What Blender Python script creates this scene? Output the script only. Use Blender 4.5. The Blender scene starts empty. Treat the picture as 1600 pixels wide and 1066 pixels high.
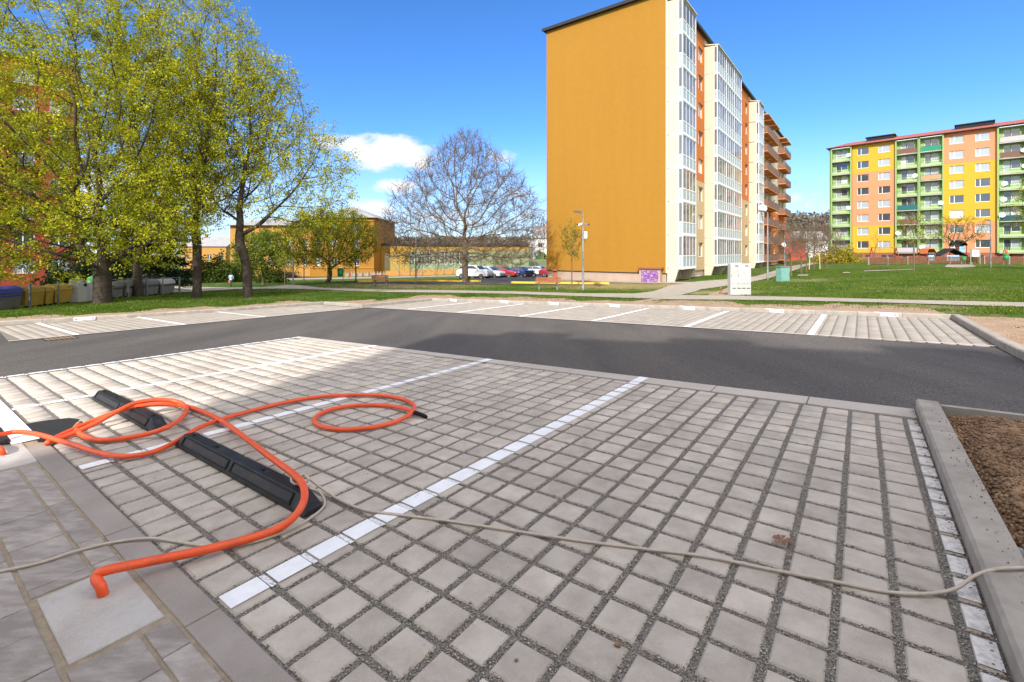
import bpy, math, random
import numpy as np
from mathutils import Vector, Matrix
random.seed(7); rng = np.random.default_rng(7)
S = bpy.context.scene
COL = S.collection
R = math.radians
# ------------------------------------------------------------------ camera
F, H, EYE = 738.0, 395.0, 1.55
cam = bpy.data.cameras.new('camera'); co = bpy.data.objects.new('camera', cam); COL.objects.link(co)
cam.sensor_width = 36; cam.lens = F/1600*36; cam.shift_y = -(533-H)/1600
cam.clip_start = .05; cam.clip_end = 6000
co.location = (0, 0, EYE); co.rotation_euler = (R(90), 0, 0)
S.camera = co
S.render.resolution_x = 1024; S.render.resolution_y = 682
# ------------------------------------------------------------------ light
SUN_DIR = Vector((-.34, -.94, .68)).normalized()          # towards the sun
sun = bpy.data.lights.new('sun', 'SUN'); so = bpy.data.objects.new('sun', sun); COL.objects.link(so)
sun.energy = 2.0; sun.angle = R(1.0); sun.color = (1, .965, .92)
so.rotation_euler = SUN_DIR.to_track_quat('Z', 'Y').to_euler()
S.view_settings.view_transform = 'Standard'; S.view_settings.look = 'None'
S.view_settings.gamma = 1; S.view_settings.use_curve_mapping = False
S.view_settings.exposure = 1.6
W_ = bpy.data.worlds.new('World'); S.world = W_; W_.use_nodes = True
nt = W_.node_tree; N = nt.nodes; L = nt.links; N.clear()
out = N.new('ShaderNodeOutputWorld'); bg = N.new('ShaderNodeBackground'); sky = N.new('ShaderNodeTexSky')
sky.sky_type = 'NISHITA'; sky.sun_disc = False
sky.sun_elevation = math.asin(SUN_DIR.z); sky.sun_rotation = math.atan2(SUN_DIR.x, SUN_DIR.y)
sky.air_density = 1.0; sky.dust_density = .05; sky.ozone_density = 5.0; sky.altitude = 600
bg.inputs[1].default_value = .15
tc = N.new('ShaderNodeTexCoord'); sx = N.new('ShaderNodeSeparateXYZ'); L.new(tc.outputs['Generated'], sx.inputs[0])
def mth(op, a, b=None, c=None):
    n = N.new('ShaderNodeMath'); n.operation = op
    for i, v in enumerate((a, b, c)):
        if v is None: continue
        if isinstance(v, (int, float)): n.inputs[i].default_value = v
        else: L.new(v, n.inputs[i])
    return n.outputs[0]
az = mth('ARCTAN2', sx.outputs[0], sx.outputs[1]); el = mth('ARCSINE', sx.outputs[2])
cn = N.new('ShaderNodeTexNoise'); cn.inputs['Scale'].default_value = 13; cn.inputs['Detail'].default_value = 7; cn.inputs['Roughness'].default_value = .6
mp = N.new('ShaderNodeMapping'); mp.inputs['Scale'].default_value = (1, 1, 2.2); L.new(tc.outputs['Generated'], mp.inputs[0]); L.new(mp.outputs[0], cn.inputs[0])
blobs = [(600, 238, 62, 20, 1.25), (560, 224, 26, 11, 1.1), (648, 252, 26, 12, 1), (615, 291, 24, 9, 1.1), (512, 222, 18, 14, 1.0), (575, 326, 50, 13, .75),
         (800, 240, 60, 22, .32), (815, 300, 70, 18, .35), (40, 300, 160, 60, .8), (330, 310, 70, 30, .7), (700, 340, 140, 16, .42), (1262, 300, 60, 30, .35), (-420, 300, 300, 50, .8), (2300, 280, 500, 40, .8)]
acc = None
for (bx, by, rx, ry, st) in blobs:
    u = (bx-800)/F; a0 = math.atan(u); k = math.sqrt(1+u*u); e0 = math.atan((H-by)/F/k)
    sa = rx/F/(k*k); se = ry/F/k
    dx = mth('DIVIDE', mth('SUBTRACT', az, a0), sa); dy = mth('DIVIDE', mth('SUBTRACT', el, e0), se)
    d2 = mth('ADD', mth('MULTIPLY', dx, dx), mth('MULTIPLY', dy, dy))
    g = mth('MULTIPLY', mth('EXPONENT', mth('MULTIPLY', d2, -.6)), st)
    acc = g if acc is None else mth('MAXIMUM', acc, g)
cl = mth('ADD', acc, mth('MULTIPLY', mth('SUBTRACT', cn.outputs[0], .5), 2.9))
cl = mth('MULTIPLY', cl, mth('MINIMUM', mth('MULTIPLY', acc, 3), 1))
# unseen clouds added overhead and behind the view, as white fill for the shade
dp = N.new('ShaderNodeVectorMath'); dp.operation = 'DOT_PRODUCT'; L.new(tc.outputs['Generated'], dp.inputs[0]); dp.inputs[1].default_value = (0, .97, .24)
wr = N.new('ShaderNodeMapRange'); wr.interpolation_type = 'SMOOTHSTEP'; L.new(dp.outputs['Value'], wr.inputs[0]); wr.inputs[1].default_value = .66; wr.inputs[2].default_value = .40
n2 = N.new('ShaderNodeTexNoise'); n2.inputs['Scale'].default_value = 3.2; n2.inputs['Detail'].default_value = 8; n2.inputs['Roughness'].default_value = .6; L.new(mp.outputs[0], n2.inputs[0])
fill_cl = mth('MULTIPLY', mth('MULTIPLY', mth('SUBTRACT', n2.outputs[0], .355), 6.0), wr.outputs[0])
cl = mth('MAXIMUM', cl, fill_cl)
rp = N.new('ShaderNodeMapRange'); rp.interpolation_type = 'SMOOTHSTEP'; L.new(cl, rp.inputs[0])
rp.inputs[1].default_value = .2; rp.inputs[2].default_value = 1.15
hs = N.new('ShaderNodeHueSaturation'); hs.inputs['Saturation'].default_value = 1.12; hs.inputs['Value'].default_value = .54; L.new(sky.outputs[0], hs.inputs['Color'])
# thin whitish veil towards the horizon
veil = N.new('ShaderNodeMapRange'); L.new(el, veil.inputs[0]); veil.inputs[1].default_value = .26; veil.inputs[2].default_value = -.02
veil.inputs[3].default_value = 0; veil.inputs[4].default_value = .62; veil.interpolation_type = 'SMOOTHSTEP'
mv = N.new('ShaderNodeMixRGB'); L.new(veil.outputs[0], mv.inputs[0]); tn = N.new('ShaderNodeMixRGB'); tn.blend_type = 'MULTIPLY'; tn.inputs[0].default_value = 1; tn.inputs[2].default_value = (.66, .82, 1, 1); L.new(hs.outputs[0], tn.inputs[1]); L.new(tn.outputs[0], mv.inputs[1]); mv.inputs[2].default_value = (1.75, 2.0, 2.4, 1)
mx = N.new('ShaderNodeMixRGB'); L.new(rp.outputs[0], mx.inputs[0]); L.new(mv.outputs[0], mx.inputs[1]); cc = N.new('ShaderNodeMixRGB'); L.new(wr.outputs[0], cc.inputs[0]); cc.inputs[1].default_value = (2.5, 2.5, 2.55, 1); cc.inputs[2].default_value = (5.3, 5.1, 4.9, 1); L.new(cc.outputs[0], mx.inputs[2])  # added unseen clouds get a brighter colour than those in view, for fill
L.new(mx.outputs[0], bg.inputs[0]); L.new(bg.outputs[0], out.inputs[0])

# ------------------------------------------------------------------ helpers
class MB:
    def __init__(s): s.v = []; s.f = []; s.m = []; s.M = None
    def add(s, vs, fs, mi=0):
        o = len(s.v)
        if s.M is not None: vs = [tuple(s.M @ Vector(p)) for p in vs]
        s.v += [tuple(p) for p in vs]; s.f += [tuple(o+i for i in f) for f in fs]; s.m += [mi]*len(fs)
    def quad(s, a, b, c, d, mi=0): s.add([a, b, c, d], [(0, 1, 2, 3)], mi)
    def box(s, x0, x1, y0, y1, z0, z1, mi=0):
        s.add([(x0, y0, z0), (x1, y0, z0), (x1, y1, z0), (x0, y1, z0), (x0, y0, z1), (x1, y0, z1), (x1, y1, z1), (x0, y1, z1)],
              [(0, 3, 2, 1), (4, 5, 6, 7), (0, 1, 5, 4), (1, 2, 6, 5), (2, 3, 7, 6), (3, 0, 4, 7)], mi)
    def cbox(s, x0, x1, y0, y1, z0, z1, b=.01, mi=0):   # box with chamfered top edge
        vs = []
        for (e, z) in ((0, z0), (0, z1-b), (b, z1)):
            vs += [(x0+e, y0+e, z), (x1-e, y0+e, z), (x1-e, y1-e, z), (x0+e, y1-e, z)]
        fs = [(8, 9, 10, 11), (3, 2, 1, 0)]
        for k in (0, 4):
            for i in range(4): j = (i+1) % 4; fs.append((k+i, k+j, k+4+j, k+4+i))
        s.add(vs, fs, mi)
    def tube(s, pts, r, n=8, mi=0, caps=True):
        pts = [Vector(p) for p in pts]; rs = r if isinstance(r, (list, tuple)) else [r]*len(pts)
        vs = []; up = Vector((0, 0, 1)); prev = None
        for i, p in enumerate(pts):
            t = (pts[min(i+1, len(pts)-1)]-pts[max(i-1, 0)]).normalized()
            if prev is None:
                a = t.orthogonal().normalized()
            else:
                a = prev - t*prev.dot(t)
                a = a.normalized() if a.length > 1e-6 else t.orthogonal().normalized()
            prev = a; b = t.cross(a)
            for k in range(n):
                th = 2*math.pi*k/n; vs.append(p+(a*math.cos(th)+b*math.sin(th))*rs[i])
        fs = [(i*n+k, i*n+(k+1) % n, (i+1)*n+(k+1) % n, (i+1)*n+k) for i in range(len(pts)-1) for k in range(n)]
        if caps: fs += [tuple(range(n-1, -1, -1)), tuple((len(pts)-1)*n+k for k in range(n))]
        s.add(vs, fs, mi)
    def prism(s, poly, y0, y1, mi=0, axis='y'):   # poly in (x,z) extruded along y ; axis 'x': poly in (y,z) ; axis 'z': poly in (x,y)
        n = len(poly)
        def P(a, b, t): return (a, t, b) if axis == 'y' else ((t, a, b) if axis == 'x' else (a, b, t))
        vs = [P(a, b, y0) for a, b in poly]+[P(a, b, y1) for a, b in poly]
        fs = [tuple(range(n)), tuple(range(2*n-1, n-1, -1))]+[((i+1) % n, i, n+i, n+(i+1) % n) for i in range(n)]
        s.add(vs, fs, mi)
    def lathe(s, prof, n=12, mi=0, c=(0, 0)):
        vs = [(c[0]+r*math.cos(2*math.pi*k/n), c[1]+r*math.sin(2*math.pi*k/n), z) for r, z in prof for k in range(n)]
        fs = [(i*n+k, i*n+(k+1) % n, (i+1)*n+(k+1) % n, (i+1)*n+k) for i in range(len(prof)-1) for k in range(n)]
        fs += [tuple(range(n-1, -1, -1)), tuple((len(prof)-1)*n+k for k in range(n))]
        s.add(vs, fs, mi)
    def mesh(s, name, mats, smooth=False):
        me = bpy.data.meshes.new(name); me.from_pydata(s.v, [], s.f)
        for m in (mats if isinstance(mats, (list, tuple)) else [mats]): me.materials.append(m)
        if any(s.m): me.polygons.foreach_set('material_index', s.m)
        if smooth: me.polygons.foreach_set('use_smooth', [True]*len(s.f))
        me.update(); return me
    def build(s, name, mats, parent=None, smooth=False, kind=None):
        return link(name, s.mesh(name, mats, smooth), parent, kind)
def link(name, me, parent=None, kind=None):
    o = bpy.data.objects.new(name, me); COL.objects.link(o)
    if parent: o.parent = parent
    if kind: o['kind'] = kind
    return o
def fast(name, V, Fq, mats, parent=None, smooth=False, kind=None, mi=None):
    V = np.asarray(V, np.float32); Fq = np.asarray(Fq, np.int32); n, k = Fq.shape
    me = bpy.data.meshes.new(name); me.vertices.add(len(V)); me.vertices.foreach_set('co', V.ravel())
    me.loops.add(n*k); me.loops.foreach_set('vertex_index', Fq.ravel())
    me.polygons.add(n); me.polygons.foreach_set('loop_start', np.arange(n, dtype=np.int32)*k)
    try: me.polygons.foreach_set('loop_total', np.full(n, k, np.int32))
    except Exception: pass
    for m in (mats if isinstance(mats, (list, tuple)) else [mats]): me.materials.append(m)
    if mi is not None: me.polygons.foreach_set('material_index', np.asarray(mi, np.int32))
    if smooth: me.polygons.foreach_set('use_smooth', np.ones(n, bool))
    me.update(calc_edges=True); return link(name, me, parent, kind)
def tag(o, label, cat, group=None):
    o['label'] = label; o['category'] = cat
    if group: o['group'] = group
    return o
def thing(name, label, cat, loc=(0, 0, 0), rz=0, group=None):
    o = bpy.data.objects.new(name, None); COL.objects.link(o); o.empty_display_size = .2
    o.location = loc; o.rotation_euler = (0, 0, rz); return tag(o, label, cat, group)
def dup(o, parent=None):
    c = o.copy(); COL.objects.link(c)
    if parent: c.parent = parent
    for ch in list(o.children): dup(ch, c)
    return c
def group_of(root, g): root['group'] = g

# materials
def pm(name, col, rough=.8, col2=None, scale=4, lo=.35, hi=.65, bump=0, bscale=40, spec=.3, metal=0, rand=0, det=5, fine=0, fscale=300, stretch=None, obj=False, voro=0, pits=0, pitcol=(.05, .045, .04), big=0):
    m = bpy.data.materials.new(name); m.use_nodes = True; t = m.node_tree; n = t.nodes; l = t.links
    b = n['Principled BSDF']; b.inputs['Roughness'].default_value = rough; b.inputs['Metallic'].default_value = metal
    b.inputs['Specular IOR Level'].default_value = spec
    if obj: g = n.new('ShaderNodeTexCoord').outputs['Object']
    else: g = n.new('ShaderNodeNewGeometry').outputs['Position']
    if stretch:
        mp = n.new('ShaderNodeMapping'); mp.inputs['Rotation'].default_value = (0, 0, stretch[0]); mp.inputs['Scale'].default_value = (stretch[1], stretch[2], stretch[3] if len(stretch) > 3 else 1)
        mp.vector_type = 'TEXTURE' if False else 'POINT'; l.new(g, mp.inputs[0]); g2 = mp.outputs[0]
    else: g2 = g
    c4 = lambda c: (c[0], c[1], c[2], 1)
    cur = None
    if col2 is not None:
        nz = n.new('ShaderNodeTexNoise'); nz.inputs['Scale'].default_value = scale; nz.inputs['Detail'].default_value = det; nz.inputs['Roughness'].default_value = .6; l.new(g2, nz.inputs[0])
        mr = n.new('ShaderNodeMapRange'); mr.inputs[1].default_value = lo; mr.inputs[2].default_value = hi; l.new(nz.outputs[0], mr.inputs[0])
        mi = n.new('ShaderNodeMixRGB'); l.new(mr.outputs[0], mi.inputs[0]); mi.inputs[1].default_value = c4(col); mi.inputs[2].default_value = c4(col2); cur = mi.outputs[0]
    def mulv(cur, fac):
        h = n.new('ShaderNodeHueSaturation')
        if cur is None: h.inputs['Color'].default_value = c4(col)
        else: l.new(cur, h.inputs['Color'])
        l.new(fac, h.inputs['Value']); return h.outputs[0]
    if fine:
        nz = n.new('ShaderNodeTexNoise'); nz.inputs['Scale'].default_value = fscale; nz.inputs['Detail'].default_value = 3; l.new(g, nz.inputs[0])
        mr = n.new('ShaderNodeMapRange'); mr.inputs[1].default_value = .3; mr.inputs[2].default_value = .7; mr.inputs[3].default_value = 1-fine; mr.inputs[4].default_value = 1+fine; l.new(nz.outputs[0], mr.inputs[0])
        cur = mulv(cur, mr.outputs[0])
    if rand:
        oi = n.new('ShaderNodeObjectInfo'); mr = n.new('ShaderNodeMapRange'); mr.inputs[3].default_value = 1-rand; mr.inputs[4].default_value = 1+rand; l.new(oi.outputs['Random'], mr.inputs[0])
        cur = mulv(cur, mr.outputs[0])
    if big:
        nz = n.new('ShaderNodeTexNoise'); nz.inputs['Scale'].default_value = 1.1; nz.inputs['Detail'].default_value = 7; nz.inputs['Roughness'].default_value = .7; l.new(g, nz.inputs[0])
        mr = n.new('ShaderNodeMapRange'); mr.inputs[1].default_value = .35; mr.inputs[2].default_value = .65; mr.inputs[3].default_value = 1-big; mr.inputs[4].default_value = 1+big; l.new(nz.outputs[0], mr.inputs[0]); cur = mulv(cur, mr.outputs[0])
    if rand:
        gi = n.new('ShaderNodeNewGeometry'); mr = n.new('ShaderNodeMapRange'); mr.inputs[3].default_value = 1-rand; mr.inputs[4].default_value = 1+rand; l.new(gi.outputs['Random Per Island'], mr.inputs[0]); cur = mulv(cur, mr.outputs[0])
    if voro:
        vo = n.new('ShaderNodeTexVoronoi'); vo.inputs['Scale'].default_value = voro; l.new(g, vo.inputs[0])
        sp = n.new('ShaderNodeSeparateColor'); l.new(vo.outputs['Color'], sp.inputs[0])
        mr = n.new('ShaderNodeMapRange'); mr.inputs[3].default_value = .45; mr.inputs[4].default_value = 1.6; l.new(sp.outputs[0], mr.inputs[0])
        cur = mulv(cur, mr.outputs[0])
    if pits:
        vp = n.new('ShaderNodeTexVoronoi'); vp.inputs['Scale'].default_value = pits; l.new(g, vp.inputs[0]); pr_ = n.new('ShaderNodeMapRange'); pr_.inputs[1].default_value = .034*(1 if pits > 3 else .9); pr_.inputs[2].default_value = .020; l.new(vp.outputs['Distance'], pr_.inputs[0])
        mp_ = n.new('ShaderNodeMixRGB'); l.new(pr_.outputs[0], mp_.inputs[0]); mp_.inputs[2].default_value = c4(pitcol)
        if cur is None: mp_.inputs[1].default_value = c4(col)
        else: l.new(cur, mp_.inputs[1])
        cur = mp_.outputs[0]
    if cur is None: b.inputs['Base Color'].default_value = c4(col)
    else: l.new(cur, b.inputs['Base Color'])
    if bump:
        if voro: hsrc = vo.outputs['Distance']
        else:
            nz = n.new('ShaderNodeTexNoise'); nz.inputs['Scale'].default_value = bscale; nz.inputs['Detail'].default_value = 4; l.new(g, nz.inputs[0]); hsrc = nz.outputs[0]
        bp = n.new('ShaderNodeBump'); bp.inputs['Strength'].default_value = bump; bp.inputs['Distance'].default_value = .01; l.new(hsrc, bp.inputs['Height']); l.new(bp.outputs[0], b.inputs['Normal'])
    return m
def glass(name, col=(.03, .035, .04), tr=.35, rough=.03):
    m = bpy.data.materials.new(name); m.use_nodes = True; t = m.node_tree; n = t.nodes; l = t.links
    b = n['Principled BSDF']; b.inputs['Base Color'].default_value = (*col, 1); b.inputs['Roughness'].default_value = rough; b.inputs['Specular IOR Level'].default_value = 1.0; b.inputs['IOR'].default_value = 1.6
    if tr:
        o = n['Material Output']; tb = n.new('ShaderNodeBsdfTransparent'); mx = n.new('ShaderNodeMixShader'); mx.inputs[0].default_value = tr
        l.new(b.outputs[0], mx.inputs[1]); l.new(tb.outputs[0], mx.inputs[2]); l.new(mx.outputs[0], o.inputs[0])
    return m
def leafmat(name, c1, c2, scale=1.5, trans=.35, c3=None):
    m = bpy.data.materials.new(name); m.use_nodes = True; t = m.node_tree; n = t.nodes; l = t.links; n.clear()
    o = n.new('ShaderNodeOutputMaterial'); d = n.new('ShaderNodeBsdfDiffuse'); tr = n.new('ShaderNodeBsdfTranslucent'); mx = n.new('ShaderNodeMixShader'); mx.inputs[0].default_value = trans
    g = n.new('ShaderNodeNewGeometry'); nz = n.new('ShaderNodeTexNoise'); nz.inputs['Scale'].default_value = scale; nz.inputs['Detail'].default_value = 3; l.new(g.outputs['Position'], nz.inputs[0])
    mr = n.new('ShaderNodeMapRange'); mr.inputs[1].default_value = .38; mr.inputs[2].default_value = .62; l.new(nz.outputs[0], mr.inputs[0])
    mi = n.new('ShaderNodeMixRGB'); l.new(mr.outputs[0], mi.inputs[0]); mi.inputs[1].default_value = (*c1, 1); mi.inputs[2].default_value = (*c2, 1)
    h = n.new('ShaderNodeHueSaturation'); l.new(mi.outputs[0], h.inputs['Color']); 
    mr2 = n.new('ShaderNodeMapRange'); mr2.inputs[3].default_value = .6; mr2.inputs[4].default_value = 1.35; l.new(g.outputs['Random Per Island'], mr2.inputs[0]); l.new(mr2.outputs[0], h.inputs['Value'])
    for x in (d, tr): l.new(h.outputs[0], x.inputs[0])
    l.new(d.outputs[0], mx.inputs[1]); l.new(tr.outputs[0], mx.inputs[2]); l.new(mx.outputs[0], o.inputs[0]); return m

# ------------------------------------------------------------------ parking-lot plane and its grid
TH = .6371; pB, pA = .2151, .2205; O = np.array([3.7196, 4.4615])
dB = np.array([math.cos(TH), -math.sin(TH)]); dA = np.array([math.sin(TH), math.cos(TH)])
def pz(X, Y): return .0149*X-.0278*Y
def C(c, r, dz=0):
    P = O+c*pB*dB-r*pA*dA; return Vector((P[0], P[1], pz(P[0], P[1])+dz))
def lot(px, py, dz=0):
    u = (px-800)/F; t = (EYE-dz)/((py-H)/F+.0149*u-.0278); return Vector((u*t, t, pz(u*t, t)+dz))
def cr(X, Y):
    d = np.array([X, Y])-O; return float(d@dB/pB), float(-d@dA/pA)
EX = Vector((dB[0], dB[1], .0149*dB[0]-.0278*dB[1])).normalized(); NZ = Vector((-.0149, .0278, 1)).normalized(); EY = NZ.cross(EX)
LROT = Matrix((EX, EY, NZ)).transposed().to_4x4()
def edge_r(c): return -2.8-(c-.5)*.055            # asphalt edge of the near bays
def inner_r(c): return -1.1-c*.036                 # inner edge of its border stones
HULL = [(-110, 30), (-98.6, 16.5), (-93.2, 3.4), (-90.3, -10), (-89.2, -26.6), (-75.6, -25.9), (-75.6, -43.0), (7.2, -49.4), (7.4, -27.7), (7.8, -18), (40, -16), (40, 45), (-110, 45)]
HW = np.array([C(c, r).xy[:] for c, r in HULL])
def inpoly(X, Y, P):
    X = np.asarray(X); Y = np.asarray(Y); ins = np.zeros(X.shape, bool); j = len(P)-1
    for i in range(len(P)):
        xi, yi = P[i]; xj, yj = P[j]
        c = ((yi > Y) != (yj > Y)) & (X < (xj-xi)*(Y-yi)/(yj-yi+1e-12)+xi); ins ^= c; j = i
    return ins
def pdist(X, Y, P):
    d = np.full(np.shape(X), 1e9)
    for i in range(len(P)):
        a = P[i]; b = P[(i+1) % len(P)]; ab = b-a; t = np.clip(((X-a[0])*ab[0]+(Y-a[1])*ab[1])/(ab@ab), 0, 1)
        d = np.minimum(d, np.hypot(X-a[0]-t*ab[0], Y-a[1]-t*ab[1]))
    return d
# terrain control points: (px, py, depth)
CP = [(1042, 440, 39), (856, 438, 45.9), (1179, 418, 65.6), (1236, 410, 94), (1331, 405.5, 98), (1600, 404.5, 81), (1360, 414, 65), (1560, 413, 62), (1600, 440, 25), (1400, 450, 24),
      (1223, 440, 33), (1199, 436.6, 35), (727, 441, 42), (650, 443.5, 40), (595, 448, 36), (856, 453.5, 33), (911, 454, 31), (867, 438, 43), (760, 435, 58), (985, 429, 71), (585, 431, 90),
      (480, 433, 88), (361, 447, 55), (458, 447, 46), (515, 440, 42), (0, 487, 24.6), (275, 460, 36.9), (130, 470, 31), (120, 452, 50), (0, 455, 48), (-300, 470, 40), (-300, 520, 20), (700, 431, 75), (640, 429, 95), (820, 424, 95),
      (1126, 461, 24), (1000, 446, 37), (1900, 450, 25), (1900, 420, 60), (1300, 411, 82), (1240, 418, 62)]
pts = [((x-800)/F*Y, Y, EYE-(y-H)/F*Y) for x, y, Y in CP]
for c, r in HULL[:10]+[(-50, -20), (-20, -20), (-40, -48), (-10, -50), (-70, 0), (0, 0), (-30, 20), (20, -10), (30, 20)]:
    p = C(c, r); pts.append((p.x, p.y, p.z))
for (x, y) in ((1150, 464), (1300, 470), (1500, 478), (1000, 465), (800, 460), (600, 457), (400, 459), (160, 474), (308, 467), (387, 467), (240, 480), (700, 462)):
    p = lot(x, y); pts.append((p.x, p.y, p.z+.05))
pts += [(-40, -40, 0), (40, -40, .6), (0, -60, .2), (-250, 150, -5), (0, 300, -6), (-150, 300, -6), (250, 250, 2), (300, 60, 2), (-200, 0, -1), (200, -60, 2), (120, 160, .5)]
CPX = np.array(pts)
def _phi(r2): return .5*r2*np.log(r2+1e-9)
_A = CPX[:, :2]; _n = len(_A)
_K = _phi(((_A[:, None]-_A[None])**2).sum(-1))+np.eye(_n)*12.
_P = np.c_[np.ones(_n), _A]
_w = np.linalg.solve(np.block([[_K, _P], [_P.T, np.zeros((3, 3))]]), np.r_[CPX[:, 2], 0, 0, 0])
def gz(X, Y):
    X = np.atleast_1d(np.asarray(X, float)); Y = np.atleast_1d(np.asarray(Y, float)); sh = X.shape; X = X.ravel(); Y = Y.ravel(); res = np.empty(len(X))
    for i in range(0, len(X), 20000):
        q = np.c_[X[i:i+20000], Y[i:i+20000]]
        res[i:i+20000] = _phi(((q[:, None]-_A[None])**2).sum(-1))@_w[:_n]+_w[_n]+q@_w[_n+1:]
    return res.reshape(sh)
def g1(X, Y): return float(gz(X, Y)[0])
def Wp(px, py):                                     # where the sight line through a photo point meets the ground
    u = (px-800)/F; v = (py-H)/F; T = np.geomspace(8, 400, 500); zz = EYE-v*T-gz(u*T, T)
    k = np.argmax(zz < 0) if (zz < 0).any() else len(T)-1
    k = max(k, 1); a, b = T[k-1], T[k]; t = a+(b-a)*zz[k-1]/(zz[k-1]-zz[k]) if zz[k-1] != zz[k] else a
    return Vector((u*t, t, g1(u*t, t)))
def at(px, Y): X = (px-800)/F*Y; return Vector((X, Y, g1(X, Y)))
#==PART2==
# ------------------------------------------------------------------ ground
M = {}
M['brick'] = pm('concrete_paver', (.49, .43, .36), .85, (.39, .335, .275), 6, .38, .66, bump=.45, bscale=260, fine=.12, fscale=300, rand=.12, pits=6, big=.10)
M['brick_far'] = pm('concrete_paver_far', (.375, .33, .275), .85, (.32, .28, .23), 2.5, .35, .7, bump=.3, bscale=200, fine=.06, fscale=200, rand=.08)
M['border'] = pm('border_stone', (.50, .44, .375), .85, (.43, .38, .32), 3, .3, .7, bump=.3, bscale=200, fine=.06, fscale=400, rand=.06)
M['kerb'] = pm('kerb_concrete', (.37, .33, .275), .85, (.28, .245, .205), 5, .35, .65, bump=.3, bscale=180, fine=.06, fscale=350, rand=.05)
M['slab'] = pm('sidewalk_slab', (.275, .235, .20), .8, (.40, .35, .305), 6, .42, .66, bump=.5, bscale=120, fine=.1, fscale=260, rand=.12, stretch=(.6, 1, 3))
M['slab2'] = pm('edge_slab', (.33, .285, .245), .85, (.27, .23, .195), 3, .35, .65, bump=.4, bscale=160, fine=.10, fscale=220, rand=.05)
M['plate'] = pm('pale_plate', (.50, .465, .42), .85, (.43, .38, .33), 6, .4, .62, bump=.7, bscale=150, fine=.1, fscale=200)
M['sand'] = pm('joint_sand', (.44, .35, .245), .95, (.34, .27, .19), 20, bump=.8, bscale=300, fine=.2, fscale=500)
M['gravel'] = pm('gravel_bed', (.33, .29, .235), .9, (.19, .17, .145), 60, bump=1.0, voro=210)
M['stone'] = pm('gravel_chips', (.55, .49, .40), .85, (.15, .135, .12), 110, .44, .56, bump=0)
M['asphalt'] = pm('asphalt', (.110, .096, .083), .85, (.070, .063, .057), .42, .36, .64, bump=1, bscale=70, fine=.5, fscale=48, stretch=(TH, 1.6, .35), det=9, pits=1.3, pitcol=(.30, .25, .19))
M['paint'] = pm('road_paint', (.86, .85, .84), .6, (.78, .77, .75), 12, bump=.2, bscale=250)
M['worn'] = pm('worn_paint', (.82, .81, .80), .7, (.24, .22, .19), 150, .52, .60)
M['worn2'] = pm('chalky_paint', (.70, .66, .60), .75, (.50, .46, .40), 30, .42, .62, bump=.3, bscale=200)
M['tar'] = pm('black_tar', (.022, .022, .024), .8, (.035, .034, .033), 30, bump=1, bscale=260, fine=.3, fscale=300)
M['earth'] = pm('planter_earth', (.17, .10, .055), .95, (.33, .21, .12), 9, .35, .65, bump=1, bscale=60, fine=.35, fscale=120)
M['strip'] = pm('sandy_soil', (.36, .25, .16), .95, (.26, .175, .11), 3, .35, .65, bump=1, bscale=30, fine=.25, fscale=40)
M['path'] = pm('footpath_concrete', (.35, .31, .25), .9, (.29, .25, .195), 2, bump=.3, bscale=60, fine=.06, fscale=60)
M['yellow'] = pm('yellow_kerb_paint', (.75, .48, .03), .6, (.62, .4, .04), 3)

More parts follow.
